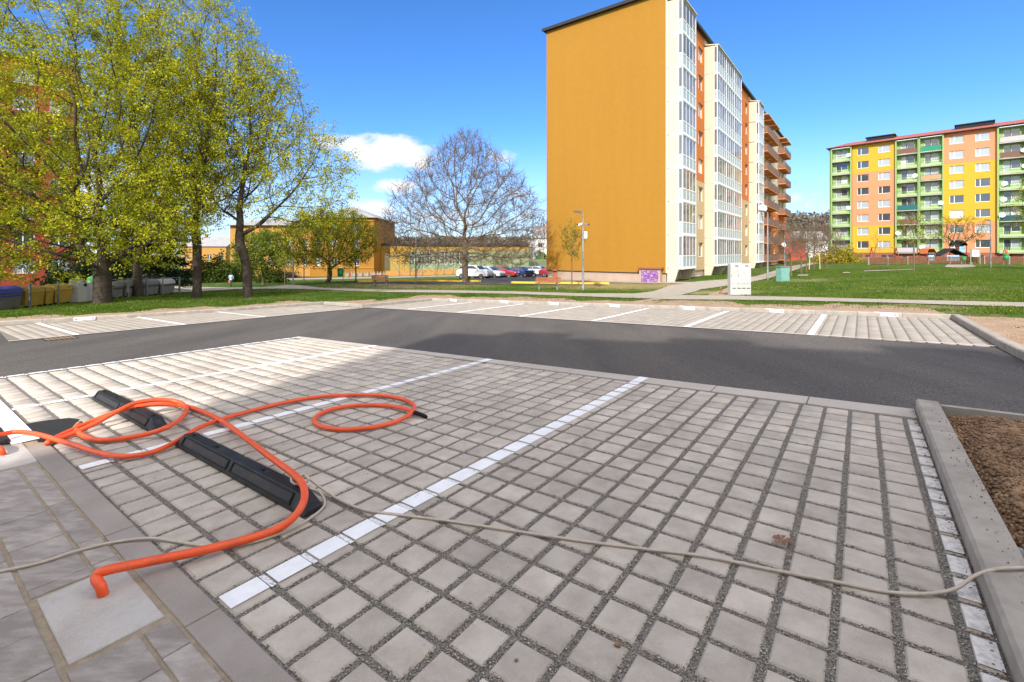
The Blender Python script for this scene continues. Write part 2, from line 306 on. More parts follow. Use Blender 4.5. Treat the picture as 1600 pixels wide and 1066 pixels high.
def ground_mat():
    m = bpy.data.materials.new('lawn'); m.use_nodes = True; t = m.node_tree; n = t.nodes; l = t.links; b = n['Principled BSDF']; b.inputs['Roughness'].default_value = .95; b.inputs['Specular IOR Level'].default_value = .1
    g = n.new('ShaderNodeNewGeometry').outputs['Position']
    def noise(sc, a, bb, det=5):
        z = n.new('ShaderNodeTexNoise'); z.inputs['Scale'].default_value = sc; z.inputs['Detail'].default_value = det; l.new(g, z.inputs[0])
        r = n.new('ShaderNodeMapRange'); r.inputs[1].default_value = a; r.inputs[2].default_value = bb; l.new(z.outputs[0], r.inputs[0]); return r.outputs[0], z.outputs[0]
    def mix(f, a, c):
        x = n.new('ShaderNodeMixRGB')
        for i, v in enumerate((f, a, c)):
            if hasattr(v, 'name') or hasattr(v, 'node'): l.new(v, x.inputs[i])
            else: x.inputs[i].default_value = v if isinstance(v, float) else (*v, 1)
        return x.outputs[0]
    a1, _ = noise(.35, .35, .65); a2, _ = noise(3.5, .35, .65); a3, raw = noise(22, .3, .7)
    c = mix(a1, (.055, .105, .014), (.10, .14, .022)); c = mix(a2, c, (.045, .085, .011)); a4, _ = noise(.9, .56, .72); c = mix(a4, c, (.21, .19, .075)); 
    at_ = n.new('ShaderNodeVertexColor'); at_.layer_name = 'cover'; sp = n.new('ShaderNodeSeparateColor'); l.new(at_.outputs[0], sp.inputs[0])
    mm = n.new('ShaderNodeMath'); mm.operation = 'MULTIPLY_ADD'; l.new(a2, mm.inputs[0]); mm.inputs[1].default_value = .5; mm.inputs[2].default_value = -.25
    ad = n.new('ShaderNodeMath'); ad.operation = 'ADD'; ad.use_clamp = True; l.new(sp.outputs[0], ad.inputs[0]); l.new(mm.outputs[0], ad.inputs[1])
    mu = n.new('ShaderNodeMath'); mu.operation = 'MULTIPLY'; l.new(ad.outputs[0], mu.inputs[0]); 
    gt = n.new('ShaderNodeMath'); gt.operation = 'MULTIPLY'; gt.use_clamp = True; l.new(sp.outputs[0], gt.inputs[0]); gt.inputs[1].default_value = 4; l.new(gt.outputs[0], mu.inputs[1])
    c = mix(mu.outputs[0], c, (.30, .23, .115))
    h = n.new('ShaderNodeHueSaturation'); r2 = n.new('ShaderNodeMapRange'); r2.inputs[1].default_value = .3; r2.inputs[2].default_value = .7; r2.inputs[3].default_value = .72; r2.inputs[4].default_value = 1.3
    l.new(raw, r2.inputs[0]); l.new(c, h.inputs['Color']); l.new(r2.outputs[0], h.inputs['Value']); l.new(h.outputs[0], b.inputs['Base Color'])
    bp = n.new('ShaderNodeBump'); bp.inputs['Strength'].default_value = .9; bp.inputs['Distance'].default_value = .05; l.new(raw, bp.inputs['Height']); l.new(bp.outputs[0], b.inputs['Normal'])
    return m
M['lawn'] = ground_mat()
DRY = [(640, 446, 5, .75), (690, 444, 5, .6), (560, 450, 4, .4), (960, 447, 5, .8), (1000, 448, 5, .7), (905, 448, 4, .35), (1110, 458, 2.5, .9), (1060, 446, 3.5, .9), (1260, 438, 2, .5), (1470, 452, 3, .35), (1210, 467, 1.5, .4), (740, 432, 8, .35), (1460, 467, 2, .3), (1180, 425, 3, .3), (1100, 470, 1.2, .6), (1450, 479, 1.5, .5)]
def cover(X, Y):
    d = np.zeros(np.shape(X))
    for (x, y, r, s) in DRY:
        p = Wp(x, y); d = np.maximum(d, s*np.exp(-((X-p.x)**2+(Y-p.y)**2)/(r*r)))
    return d
na = 420; rr = np.r_[np.geomspace(3, 1500, 250)]
A_, R_ = np.meshgrid(np.linspace(0, 2*np.pi, na, endpoint=False), rr, indexing='ij')
GX = (R_*np.sin(A_)).ravel(); GY = (R_*np.cos(A_)).ravel(); far = np.clip((np.hypot(GX, GY)-180)/200, 0, 1)
GZ = gz(GX, GY)*(1-far)+(-4)*far
ins = inpoly(GX, GY, HW); dd = pdist(GX, GY, HW); sd = np.where(ins, -dd, dd)
GZ += -.22*(1-np.clip((sd-1.6)/1.1, 0, 1)) + np.where(sd > 2.9, (rng.random(len(GX))-.5)*.03, 0)
GZ = np.concatenate([GZ, [-.25]]); GX2 = np.concatenate([GX, [0]]); GY2 = np.concatenate([GY, [0]])
nr = len(rr); ii = np.arange(na)[:, None]; jj = np.arange(nr-1)[None]
q = np.stack([(ii*nr+jj), (ii*nr+jj+1), (((ii+1) % na)*nr+jj+1), (((ii+1) % na)*nr+jj)], -1).reshape(-1, 4)[:, ::-1]
g_o = fast('ground', np.c_[GX2, GY2, GZ], q, M['lawn'], smooth=True, kind='structure')
ca = g_o.data.color_attributes.new('cover', 'FLOAT_COLOR', 'POINT'); cv = cover(GX2, GY2); buf = np.ones((len(cv), 4), np.float32); buf[:, 0] = cv; buf[:, 1] = cv; buf[:, 2] = cv; ca.data.foreach_set('color', buf.ravel())

def plane_sheet(name, poly, dz, mat, n=1, kind='structure', parent=None):   # poly in grid units
    me = bpy.data.meshes.new(name); me.from_pydata([C(c, r, dz)[:] for c, r in poly], [], [tuple(range(len(poly)))[::-1]]); me.materials.append(mat)
    return link(name, me, parent, kind)
asp = plane_sheet('asphalt_road', [HULL[i] for i in range(len(HULL))], -.012, M['asphalt'])
NEARP = [(-49.4, edge_r(-49.4)), (.53, edge_r(.53)), (.53, 34), (-49.4, 22)]
pave = plane_sheet('parking_paving', [(-49.3, edge_r(-49.3)), (.6, edge_r(.5)), (.6, 22.1), (-49.3, 22.1)], -.008, M['gravel'])
pave_b = plane_sheet('gravel_strip', [(-42, 22.1), (.6, 22.1), (.6, 36), (-42, 36)], -.0085, M['sand'])
# one bevelled paver
def paver_mesh(name, w, l, b=.006, h=.05, mat='brick'):
    mb = MB(); x, y = w/2, l/2; vs = []
    for (e, z) in ((0, -h), (0, -b), (b, 0)): vs += [(-x+e, -y+e, z), (x-e, -y+e, z), (x-e, y-e, z), (-x+e, y-e, z)]
    mb.add(vs, [(8, 9, 10, 11)]+[(k+i, k+(i+1) % 4, k+4+(i+1) % 4, k+4+i) for k in (0, 4) for i in range(4)])
    return mb.mesh(name, M[mat])
def place_lot(name, me, c, r, dz, parent, jit=.0):
    o = link(name, me, parent); T = Matrix.Translation(C(c, r, dz)) @ LROT
    if jit: T = T @ Matrix.Rotation(random.gauss(0, jit), 4, 'Z') @ Matrix.Rotation(random.gauss(0, jit*.5), 4, 'X') @ Matrix.Rotation(random.gauss(0, jit*.5), 4, 'Y')
    o.matrix_world = T; return o
GW = .034   # joint width
pmesh = paver_mesh('brick', pB-GW+.003, pA-GW+.003, .009)
phalf = paver_mesh('brick', .5*pB-GW+.006, pA-GW+.006, .008)
cells = []; part = []
for ci in range(-50, 1):
    for ri in range(-3, 22):
        c, r = ci+.5+GW*0, ri+.5
        half = ci == 0
        top = inner_r(ci+.5)
        if ri < top:
            fr_ = ri+1-top
            if fr_ > .25 and ci > -49: part.append((c if ci else .27, (top+ri+1)/2+.02, (fr_*pA-.02)/(pA-GW+.006), ci == 0))
            continue
        if ci == -50 : continue
        if -33.4 < c < -30.8 and r > 20.6: continue
        P = C(c, r); cells.append((P.length, c if not half else .27, r, half))
cells.sort(); vis = []
for it in cells:
    P = C(it[1], it[2]); x = 800+F*P.x/max(P.y, .01)
    y = H+F*(EYE-P.z)/max(P.y, .01)
    vis.append(P.y > .3 and -40 < x < 1640 and y < 1120)
k = 0; rest = []
V0 = []; F0 = []
def add_joined(V, Fa, me, c, r, jitz=.002, w=1, l=1):
    vs = np.array([v.co[:] for v in me.vertices])*[w, l, 1]
    P = C(c, r, random.gauss(0, jitz)); a = random.gauss(0, .006); R3 = np.array((LROT @ Matrix.Rotation(a, 4, 'Z')).to_3x3())
    o = sum(len(x) for x in V) if False else add_joined.n
    V.append(vs@R3.T+np.array(P)); Fa.append(np.array([list(p.vertices) for p in me.polygons])+o); add_joined.n += len(vs)
add_joined.n = 0
for it, vv in zip(cells, vis):
    if vv and k < 300:
        place_lot('brick', phalf if it[3] else pmesh, it[1], it[2], random.gauss(0, .0015), pave, .007); k += 1
    else: add_joined(V0, F0, phalf if it[3] else pmesh, it[1], it[2])
for it in part: add_joined(V0, F0, phalf if it[3] else pmesh, it[0], it[1], .0015, 1, it[2])
fast('bricks', np.vstack(V0), np.vstack(F0), M['brick'], pave, kind='stuff')
# border stones along the asphalt (near bays)
c = -49.3; 
while c < .4:
    c2 = min(c+4.55, .5); mb = MB(); a = C(c+.03, edge_r(c), 0); b = C(c2-.03, edge_r(c2), 0); d = C(c2-.03, inner_r(c2)-.12, 0); e = C(c+.03, inner_r(c)-.12, 0)
    up = Vector((0, 0, .004)); dn = Vector((0, 0, -.06)); pa = [a, e, d, b]
    mb.add([p+dn for p in pa]+[p+up for p in pa], [(4, 5, 6, 7)]+[(i, (i+1) % 4, 4+(i+1) % 4, 4+i) for i in range(4)])
    mb.build('border_stone', M['border'], pave); c = c2
# gravel chips in the joints
def octs(P, s, squash=.7):
    n = len(P); base = np.array([(1, 0, 0), (0, 1, 0), (-1, 0, 0), (0, -1, 0), (0, 0, 1), (0, 0, -1)], float)
    V = base[None]*(.6+.8*rng.random((n, 6, 1)))*s[:, None, None]; a = rng.random(n)*6.28; cs, sn = np.cos(a), np.sin(a)
    x = V[..., 0]*cs[:, None]-V[..., 1]*sn[:, None]; y = V[..., 0]*sn[:, None]+V[..., 1]*cs[:, None]; V[..., 0] = x; V[..., 1] = y*.75; V[..., 2] *= squash
    V += P[:, None]; f = np.array([(0, 1, 4), (1, 2, 4), (2, 3, 4), (3, 0, 4), (1, 0, 5), (2, 1, 5), (3, 2, 5), (0, 3, 5)])
    return V.reshape(-1, 3), (f[None]+6*np.arange(n)[:, None, None]).reshape(-1, 3)
def Cn(c, r, dz):
    P = O+c[:, None]*pB*dB-r[:, None]*pA*dA; return np.c_[P, .0149*P[:, 0]-.0278*P[:, 1]+dz]
n = 150000; cc = rng.random(n)*27-26.5; r_ = rng.random(n)*25-3
cc = np.where(rng.random(n) < .3, rng.random(n)*14-13.5, cc)
m1 = np.abs(cc-np.round(cc)) < GW/pB/2+.02; m2 = np.abs(r_-np.round(r_)) < GW/pA/2+.02
ok = (m1 | m2) & (r_ > inner_r(cc)+.03) & (r_ < 21.95)
P = Cn(cc[ok], r_[ok], -.006+rng.random(ok.sum())*.005); dist = np.hypot(P[:, 0], P[:, 1])
keep = (dist < 5.2) & (P[:, 1] > .8) & (rng.random(len(P)) < np.clip(3.2/dist, 0, 1)**1.6); P = P[keep]; 
V, Fa = octs(P, .0026+.0042*rng.random(len(P))**2)
fast('gravel', V, Fa, M['stone'], kind='stuff')
# ---- paint
def stripe(name, c0, c1, r0, r1, skipj=False, parent=pave):
    mb = MB(); ri = math.floor(r0)
    lo_, hi_ = min(c0, c1), max(c0, c1)
    def q(a, b, r_a, r_b, dz, mi): mb.quad(C(a, r_b, dz), C(b, r_b, dz), C(b, r_a, dz), C(a, r_a, dz), mi)
    for ri in range(math.floor(r0), math.ceil(r1)):
        a, b = max(ri+GW/pA/2+.02, r0), min(ri+1-GW/pA/2-.02, r1)
        if b > a: q(lo_, hi_, a, b, .0046, 0)
        a, b = max(ri-.06, r0), min(ri+.06, r1)
        if b > a: q(lo_, hi_, a, b, -.0005, 1)
    return mb.build(name, [M['paint'], M['worn']], parent)
stripe('painted_line', -12.93, -12.32, inner_r(-13), 21.9)
stripe('painted_line', -24.93, -24.38, inner_r(-25), 21.9)
stripe('painted_line', -37.95, -37.42, inner_r(-37), 22.1)
stripe('painted_line', -49.6, -49.15, edge_r(-49), 22.1)
for c in (-12.92, -24.92, -37.95):     # continuation over the border stones
    mb = MB(); w = .6; mb.quad(C(c, inner_r(c), .0085), C(c+w, inner_r(c), .0085), C(c+w, edge_r(c)+.05, .0085), C(c, edge_r(c)+.05, .0085)); mb.build('painted_line', M['paint'], pave)
mb = MB()
for ri in range(0, 22): mb.quad(C(.1, ri+.9, .0045), C(.46, ri+.9, .0045), C(.46, ri+.12, .0045), C(.1, ri+.12, .0045))
mb.build('painted_line', M['worn2'], pave)
# wide stripe and tar patch beside the sidewalk, far left
mb = MB(); mb.quad(C(-45, 22.85, .006), C(-30.2, 22.95, .006), C(-30.2, 22.12, .006), C(-45, 22.12, .006)); mb.build('painted_band', M['paint'], pave)
def patch(name, pix, dz, mat):
    mb = MB(); ps = [lot(x, y, dz) for x, y in pix]; n_ = len(ps)
    mb.add([p[:] for p in ps]+[(p.x, p.y, p.z-.02) for p in ps], [tuple(range(n_))]+[(i, n_+i, n_+(i+1) % n_, (i+1) % n_) for i in range(n_)])
    return mb.build(name, mat, pave)
patch('tar_patch', [(36, 664), (60, 690), (82, 690), (98, 677), (112, 668), (124, 655), (108, 653), (78, 656), (52, 660)], .004, M['tar'])
patch('tar_patch', [(-60, 662), (-60, 700), (14, 692), (18, 690), (8, 676), (2, 668), (-10, 664)], .0075, M['tar'])
# ---- sidewalk
side = plane_sheet('sidewalk', [(-30.2, 22.02), (.5, 22.02), (.5, 36), (-30.2, 36)], -.004, M['sand'])
def slab(c0, c1, r0, r1, dz=.003, mat='slab', nm='paving_slab', g=.006):
    me = paver_mesh(nm, (c1-c0)*pB-g*random.uniform(.7, 1.3), (r1-r0)*pA-g, .003, .03, mat)
    return place_lot(nm, me, (c0+c1)/2, (r0+r1)/2, dz+random.gauss(0, .0012), side, .003)
c = -12.55-5.55*3
while c < .4: slab(c, min(c+5.55, .45), 22.0, 22.67, .004, 'slab2', 'border_slab', .008); c += 5.55
def row(r0, r1, cuts):
    for a, b in zip(cuts, cuts[1:]):
        slab(a, b, r0, r1)
def cuts(a, b, st, j=.25):
    o_ = [a]
    while o_[-1] < b-st*1.3: o_.append(o_[-1]+st+random.uniform(-j, j))
    return o_+[b]
row(22.72, 23.2, cuts(-26.7, -16.3, 1.25)); row(22.72, 23.2, [-13.05, -12.0, -10.6, -9.2, -7.9]+cuts(-7.9, .45, 1.5)[1:])
row(23.25, 24.3, cuts(-26.6, -16.3, 1.15)); row(23.25, 24.3, [-13.05, -11.75, -10.4, -9.1]+cuts(-9.1, .45, 1.3)[1:])
row(24.36, 25.4, cuts(-30, .45, 1.4)); row(25.46, 26.5, cuts(-30, .45, 1.3)); row(26.56, 27.6, cuts(-30, .45, 1.3)); row(27.66, 28.7, cuts(-30, .45, 1.3))
for k in range(5): row(28.76+k*1.1, 29.8+k*1.1, cuts(-30, .45, 1.4))
slab(-16.15, -13.25, 22.78, 24.22, .006, 'plate', 'concrete_plate', .0)
slab(-30.1, -26.85, 22.66, 23.6, .006, 'plate', 'concrete_plate', .0); row(23.65, 24.3, cuts(-30.1, -26.9, 1.2))
# ---- far bays : joined pavers in columns plus border, paint, all on the plane
add_joined.n = 0; V0 = []; F0 = []
strip = paver_mesh('brick', pB-.03, pA-.012, .005, .04, 'brick_far')
def foot_far(c): return -43.0-(c+75.6)*.0776
for ci in range(-75, 7):
    fr = foot_far(ci+.5)
    for ri in range(-50, -26):
        r = ri+.5
        if r < fr+.4 or r > -27.3-(ci+9)*.038*(-1)*0+0: continue
        add_joined(V0, F0, strip, ci+.5, r-(ci+9)*0, .0015)
for ci in range(-98, -74):
    for ri in range(-25, 17):
        cf = -89.2-(ri+26)*.19
        if ci < cf+.3 or ci+1 > -74.6+abs(ri)*0: continue
        add_joined(V0, F0, strip, ci+.5, ri+.5, .0015)
farp = plane_sheet('parking_paving', [(-75.6, -26.3), (7.3, -27.2), (7.1, -49.3), (-75.6, -43)], -.008, M['gravel'])
plane_sheet('parking_paving', [(-98.4, 16.6), (-74.2, 18), (-74.2, -26), (-89.2, -26.4), (-90.3, -10), (-93.2, 3.4)], -.008, M['gravel'])
fast('bricks', np.vstack(V0), np.vstack(F0), M['brick_far'], farp, kind='stuff')
def flat(name, quads, dz, mat, parent=None):
    mb = MB()
    for qd in quads: mb.quad(*[C(c, r, dz) for c, r in qd])
    return mb.build(name, mat, parent, kind=None if parent else 'structure')
flat('border_strip', [[(-75.4, -26.2), (7.35, -27.1), (7.35, -27.6), (-75.4, -26.75)]], .003, M['border'], farp)
flat('border_strip', [[(-74.6, 18), (-74.1, 18), (-74.1, -26), (-74.6, -26)]], .003, M['border'], farp)
for c in (-5.6, -17.55, -29.2, -40.6, -52.6, -64.4):
    flat('painted_line', [[(c-.3, -27.0), (c+.3, -27.0), (c+.3, foot_far(c)+.4), (c-.3, foot_far(c)+.4)]], .0065, M['paint'], farp)
for r in (12.7, 2.2, -8.1):
    cf = -89.2-(r+26)*.19
    flat('painted_line', [[(cf+.2, r+.25), (-74.1, r+.25), (-74.1, r-.25), (cf+.2, r-.25)]], .0065, M['paint'], farp)
flat('painted_line', [[(-84, -17.4), (-78.5, -17.9), (-78.5, -18.2), (-84, -17.7)]], .0065, M['worn'], farp)
# ---- kerbs
def kerb_run(pts, w, h, side, parent, step=4.65, mat='kerb', b=.018):
    for (a, bb) in zip(pts, pts[1:]):
        A3, B3 = C(*a), C(*bb); n_ = max(1, round((B3-A3).length/(step*pB))); dv = (B3-A3); nrm = Vector((-dv.y, dv.x, 0)).normalized()*side
        for i in range(n_):
            p, q_ = A3+dv*(i/n_)+dv.normalized()*.004, A3+dv*((i+1)/n_)-dv.normalized()*.004; mb = MB(); vs = []
            for base in (p, q_):
                vs += [base+Vector((0, 0, -.06)), base+Vector((0, 0, h-b)), base+nrm*b+Vector((0, 0, h)), base+nrm*w+Vector((0, 0, h)), base+nrm*w+Vector((0, 0, -.06))]
            mb.add([v[:] for v in vs], [(j, (j+1) % 5, 5+(j+1) % 5, 5+j) for j in range(5)]+[(4, 3, 2, 1, 0), (5, 6, 7, 8, 9)])
            mb.build('kerb_stone', M[mat], parent)
kerb_far = bpy.data.objects.new('kerb', None); COL.objects.link(kerb_far); kerb_far['kind'] = 'structure'
kerb_run([(-102, 24), (-98.6, 16.5), (-93.2, 3.4), (-90.3, -10), (-89.2, -26.6)], .15, .11, 1, kerb_far)
kerb_run([(-89.2, -26.6), (-75.6, -25.9), (-75.6, -43.0), (7.2, -49.4)], .15, .11, 1, kerb_far)
kerb_run([(7.2, -49.4), (7.4, -27.7), (7.8, -18), (12, -15), (40, -14)], .15, .13, 1, kerb_far)
kerb_near = bpy.data.objects.new('kerb', None); COL.objects.link(kerb_near); kerb_near['kind'] = 'structure'
kerb_run([(.53, 36), (.53, 2.1), (.53, edge_r(.5))], .175, .115, -1, kerb_near, 20, b=.016)
kerb_run([(1.36, -2.60), (12, -2.75), (30, -3.0)], .08, .10, -1, kerb_near, 4.65, b=.008)
# soil strips behind the far kerbs
def verge(pts, prof, name, mat, amp=.02, sub=.25):
    A3 = [C(*p) for p in pts]; seg = []
    for i, p in enumerate(A3):
        d0 = (A3[i]-A3[i-1]).normalized() if i else None; d1 = (A3[i+1]-A3[i]).normalized() if i < len(A3)-1 else None
        nn = Vector((0, 0, 0))
        for d in (d0, d1):
            if d: nn += Vector((-d.y, d.x, 0))
        seg.append(nn.normalized()/max(.5, math.sqrt((1+(d0.dot(d1) if d0 and d1 else 1))/2)))
    V = []; rows = 0
    for i in range(len(A3)-1):
        m_ = max(1, int((A3[i+1]-A3[i]).length/sub))
        for j in range(m_+(i == len(A3)-2)):
            t = j/m_; p = A3[i].lerp(A3[i+1], t); nn = seg[i].lerp(seg[i+1], t)
            for (dist, lift, blend) in prof:
                w_ = dist*(1+.18*math.sin(rows*.31)*(dist > .9)+.1*math.sin(rows*.9)*(dist > .9)); x, y = p.x+nn.x*w_, p.y+nn.y*w_
                z = pz(x, y)*(1-blend)+g1(x, y)*blend+lift+random.uniform(-amp, amp)*(dist > .2)
                V.append((x, y, z))
            rows += 1
    k_ = len(prof); Fq = [(i*k_+j, (i+1)*k_+j, (i+1)*k_+j+1, i*k_+j+1) for i in range(rows-1) for j in range(k_-1)]
    return fast(name, V, Fq, mat, smooth=False, kind='structure')
PR = [(.13, .085, 0), (.4, .08, 0), (.8, .075, .2), (1.2, .065, .5), (1.6, .05, .8), (2.0, .035, 1), (2.5, .02, 1), (3.0, -.03, 1), (3.5, -.12, 1)]
verge([(-102, 24), (-98.6, 16.5), (-93.2, 3.4), (-90.3, -10), (-89.2, -26.6)], PR, 'soil', M['strip'])
verge([(-89.2, -26.4), (-75.6, -25.7), (-75.6, -43.0), (-30, -46.5)], PR, 'soil', M['strip'])
verge([(-30, -46.5), (7.2, -49.4)], [(d*1.15, l_, b_) for d, l_, b_ in PR], 'soil', M['strip'])
verge([(7.2, -49.4), (7.4, -27.7), (7.8, -18), (12, -15), (40, -14)], [(.13, .1, 0), (.4, .1, .1), (.8, .09, .3), (1.3, .08, .6), (1.8, .06, .9), (2.4, .03, 1), (3.2, -.04, 1), (3.8, -.15, 1)], 'soil', M['strip'], .03)
# near planter earth
ex, ey = 150, 200; cx_ = np.linspace(1.25, 12, ex); ry_ = np.linspace(-2.45, 30, ey); CX, RY = np.meshgrid(cx_, ry_, indexing='ij')
Pn = Cn(CX.ravel(), RY.ravel(), 0); 
def vnoise(X, Y, sc, seed):
    r2 = np.random.default_rng(seed); T_ = r2.random((64, 64)); x = X*sc % 64; y = Y*sc % 64; xi = x.astype(int) % 64; yi = y.astype(int) % 64; fx = x-np.floor(x); fy = y-np.floor(y); fx = fx*fx*(3-2*fx); fy = fy*fy*(3-2*fy)
    a = T_[xi, yi]; b = T_[(xi+1) % 64, yi]; c_ = T_[xi, (yi+1) % 64]; d = T_[(xi+1) % 64, (yi+1) % 64]
    return (a*(1-fx)+b*fx)*(1-fy)+(c_*(1-fx)+d*fx)*fy
hh = .03+.05*vnoise(Pn[:, 0], Pn[:, 1], 3, 1)+.03*vnoise(Pn[:, 0], Pn[:, 1], 12, 2)+.018*vnoise(Pn[:, 0], Pn[:, 1], 40, 3)
hh += .05*np.exp(-((CX.ravel()-3.2)/1.2)**2); edge = np.clip((CX.ravel()-1.25)/.7, 0, 1)*np.clip((RY.ravel()+2.45)/1.2, 0, 1); Pn[:, 2] += -.055+hh*(.25+.75*edge)*1.1
ii = np.arange(ex-1)[:, None]; jj = np.arange(ey-1)[None]; q = np.stack([ii*ey+jj, ii*ey+jj+1, (ii+1)*ey+jj+1, (ii+1)*ey+jj], -1).reshape(-1, 4)
fast('planter_soil', Pn, q, M['earth'], smooth=False, kind='structure')
n = 34000; c2 = rng.random(n)**1.6*10.5+1.35; r2 = rng.random(n)*20-2.4; P = Cn(c2, r2, 0)
xi = np.clip(np.searchsorted(cx_, c2), 0, ex-1); yi = np.clip(np.searchsorted(ry_, r2), 0, ey-1); P[:, 2] = Pn.reshape(ex, ey, 3)[xi, yi, 2]+.003
V, Fa = octs(P, .004+.020*rng.random(n)**3); fast('soil_clods', V, Fa, M['earth'], kind='stuff')
# small stones and debris on the sandy strips
n = 5000; V_ = []
tp = rng.random(n); P = Cn(7.9+rng.random(n)*9, -49+rng.random(n)*33, 0); P[:, 2] += .09; V, Fa = octs(P, .012+.03*rng.random(n)**3); fast('stones', V, Fa, M['strip'], kind='stuff')

# ---- footpaths and back road: ribbons draped on the ground, edges taken from sight lines
RIB = []
def ribbon(name, pairs, mat, lift=.03, sub=6, thick=.0):
    pr = [(Wp(*a), Wp(*b)) for a, b in pairs]; V = []; k_ = 4; rows = 0
    for i in range(len(pr)-1):
        for j in range(sub+(i == len(pr)-2)):
            t = j/sub; a = pr[i][0].lerp(pr[i+1][0], t); b = pr[i][1].lerp(pr[i+1][1], t)
            for m_ in range(k_):
                s_ = m_/(k_-1); x = a.x+(b.x-a.x)*s_; y = a.y+(b.y-a.y)*s_; V.append((x, y, g1(x, y)+lift))
            rows += 1
    RIB.append(np.array([V[i*k_][:2] for i in range(rows)]+[V[i*k_+k_-1][:2] for i in range(rows-1, -1, -1)]))
    Fq = [(i*k_+j, i*k_+j+1, (i+1)*k_+j+1, (i+1)*k_+j) for i in range(rows-1) for j in range(k_-1)]
    return fast(name, V, Fq, mat, kind='structure')
ribbon('footpath', [((120, 452), (120, 449)), ((270, 450.5), (270, 447.5)), ((400, 452), (400, 448.8)), ((500, 453.2), (500, 450.2)), ((600, 457), (600, 453.2)), ((700, 458.2), (700, 454.2)), ((800, 460), (800, 456)), ((900, 463.5), (900, 459)), ((980, 466.5), (990, 459.5)),
                     ((1050, 469), (1050, 461.5)), ((1153, 469.5), (1153, 463.2)), ((1256, 471), (1256, 465.4)), ((1394, 474.5), (1394, 469.2)), ((1600, 481), (1600, 474)), ((1800, 488), (1800, 480))], M['path'])
ribbon('footpath', [((1010, 466), (960, 464)), ((1060, 462.5), (1020, 456)), ((1095, 453), (1045, 447)), ((1150, 444.5), (1090, 440.5)), ((1175, 441), (1135, 437)), ((1200, 436), (1180, 432.5)), ((1230, 426.5), (1210, 423.5)), ((1256, 417), (1244, 415)), ((1285, 410), (1275, 408.5))], M['path'], .034)
ribbon('footpath', [((858, 440), (858, 438.6)), ((950, 441.5), (950, 439.8)), ((1040, 443), (1040, 440.8)), ((1100, 444), (1100, 441.5))], M['path'], .026)
ribbon('footpath', [((940, 479), (962, 479)), ((985, 472), (1010, 472)), ((1035, 466), (1065, 466))], M['strip'], .022)
ribbon('footpath', [((1150, 444), (1165, 444)), ((1110, 459), (1128, 460)), ((1100, 468), (1160, 468))], M['strip'], .02)
ribbon('footpath', [((215, 458.5), (200, 456)), ((310, 456), (316, 453)), ((360, 452), (385, 450))], M['path'], .036)
ribbon('footpath', [((440, 437.5), (440, 435)), ((600, 435), (600, 432.8)), ((700, 432.5), (700, 430.4)), ((745, 431), (745, 428.8))], M['path'], .03)
ribbon('back_road', [((560, 442.5), (560, 439)), ((660, 444.2), (660, 439)), ((760, 445), (760, 438)), ((850, 445), (850, 436)), ((950, 446), (930, 441.5))], M['asphalt'], .028)
ribbon('back_road', [((745, 439), (720, 431)), ((850, 439.5), (780, 428)), ((905, 438), (850, 424)), ((960, 436), (930, 423))], M['asphalt'], .02)
def curb_line(name, pix, mat, w=.16, h=.1):
    P_ = [Wp(*p) for p in pix]; mb = MB()
    for a, b in zip(P_, P_[1:]):
        d = (b-a); nn = Vector((-d.y, d.x, 0)).normalized()*w
        vs = [a, b, b+nn, a+nn]; mb.add([(v.x, v.y, v.z-.05) for v in vs]+[(v.x, v.y, v.z+h) for v in vs], [(4, 5, 6, 7), (0, 1, 5, 4), (1, 2, 6, 5), (2, 3, 7, 6), (3, 0, 4, 7)])
    return mb.build(name, mat, kind='structure')
curb_line('yellow_kerb', [(560, 441.2), (609, 440.2), (680, 440.4), (751, 441)], M['yellow'], .22, .17)
curb_line('yellow_kerb', [(799, 443.2), (860, 444), (920, 444.8), (952, 444.6)], M['yellow'], .22, .17)
ribbon('playground_sand', [((1476, 417.5), (1480, 414)), ((1500, 418.5), (1500, 414)), ((1525, 417.5), (1520, 414))], M['path'], .03)
ribbon('footpath', [((1350, 424.5), (1350, 423.4)), ((1390, 423), (1390, 422)), ((1428, 421.6), (1428, 420.8))], M['path'], .03)
ribbon('manhole_cover', [((1245, 432), (1248, 430)), ((1262, 431.8), (1264, 430))], M['path'], .05)
ribbon('manhole_cover', [((1316, 427.5), (1318, 426)), ((1328, 427.5), (1328, 426))], M['path'], .05)
#==PART3==
# ------------------------------------------------------------------ things on the near bays
M['hose'] = pm('orange_conduit', (.80, .095, .018), .45, (.60, .085, .025), 9, .45, .75, bump=.15, bscale=120, spec=.5, fine=.05, fscale=60)
M['cord'] = pm('beige_cord', (.52, .45, .36), .6, (.44, .37, .29), 25, spec=.3)
M['rubber'] = pm('black_rubber', (.011, .011, .012), .5, (.045, .042, .039), 10, .52, .75, bump=.4, bscale=220, spec=.4, fine=.2, fscale=90)
M['rubber2'] = pm('matt_black', (.01, .01, .01), .8)
def catmull(P, n=8):
    P = [Vector(p) for p in P]; P = [P[0]*2-P[1]]+P+[P[-1]*2-P[-2]]; o_ = []
    for i in range(1, len(P)-2):
        a, b, c, d = P[i-1:i+3]
        for k in range(n):
            t = k/n; o_.append(.5*((2*b)+(c-a)*t+(2*a-5*b+4*c-d)*t*t+(3*b-a-3*c+d)*t**3))
    return o_+[P[-2]]
def LP(pix): return [lot(x, y, h) for x, y, h in pix]
HR = .0225
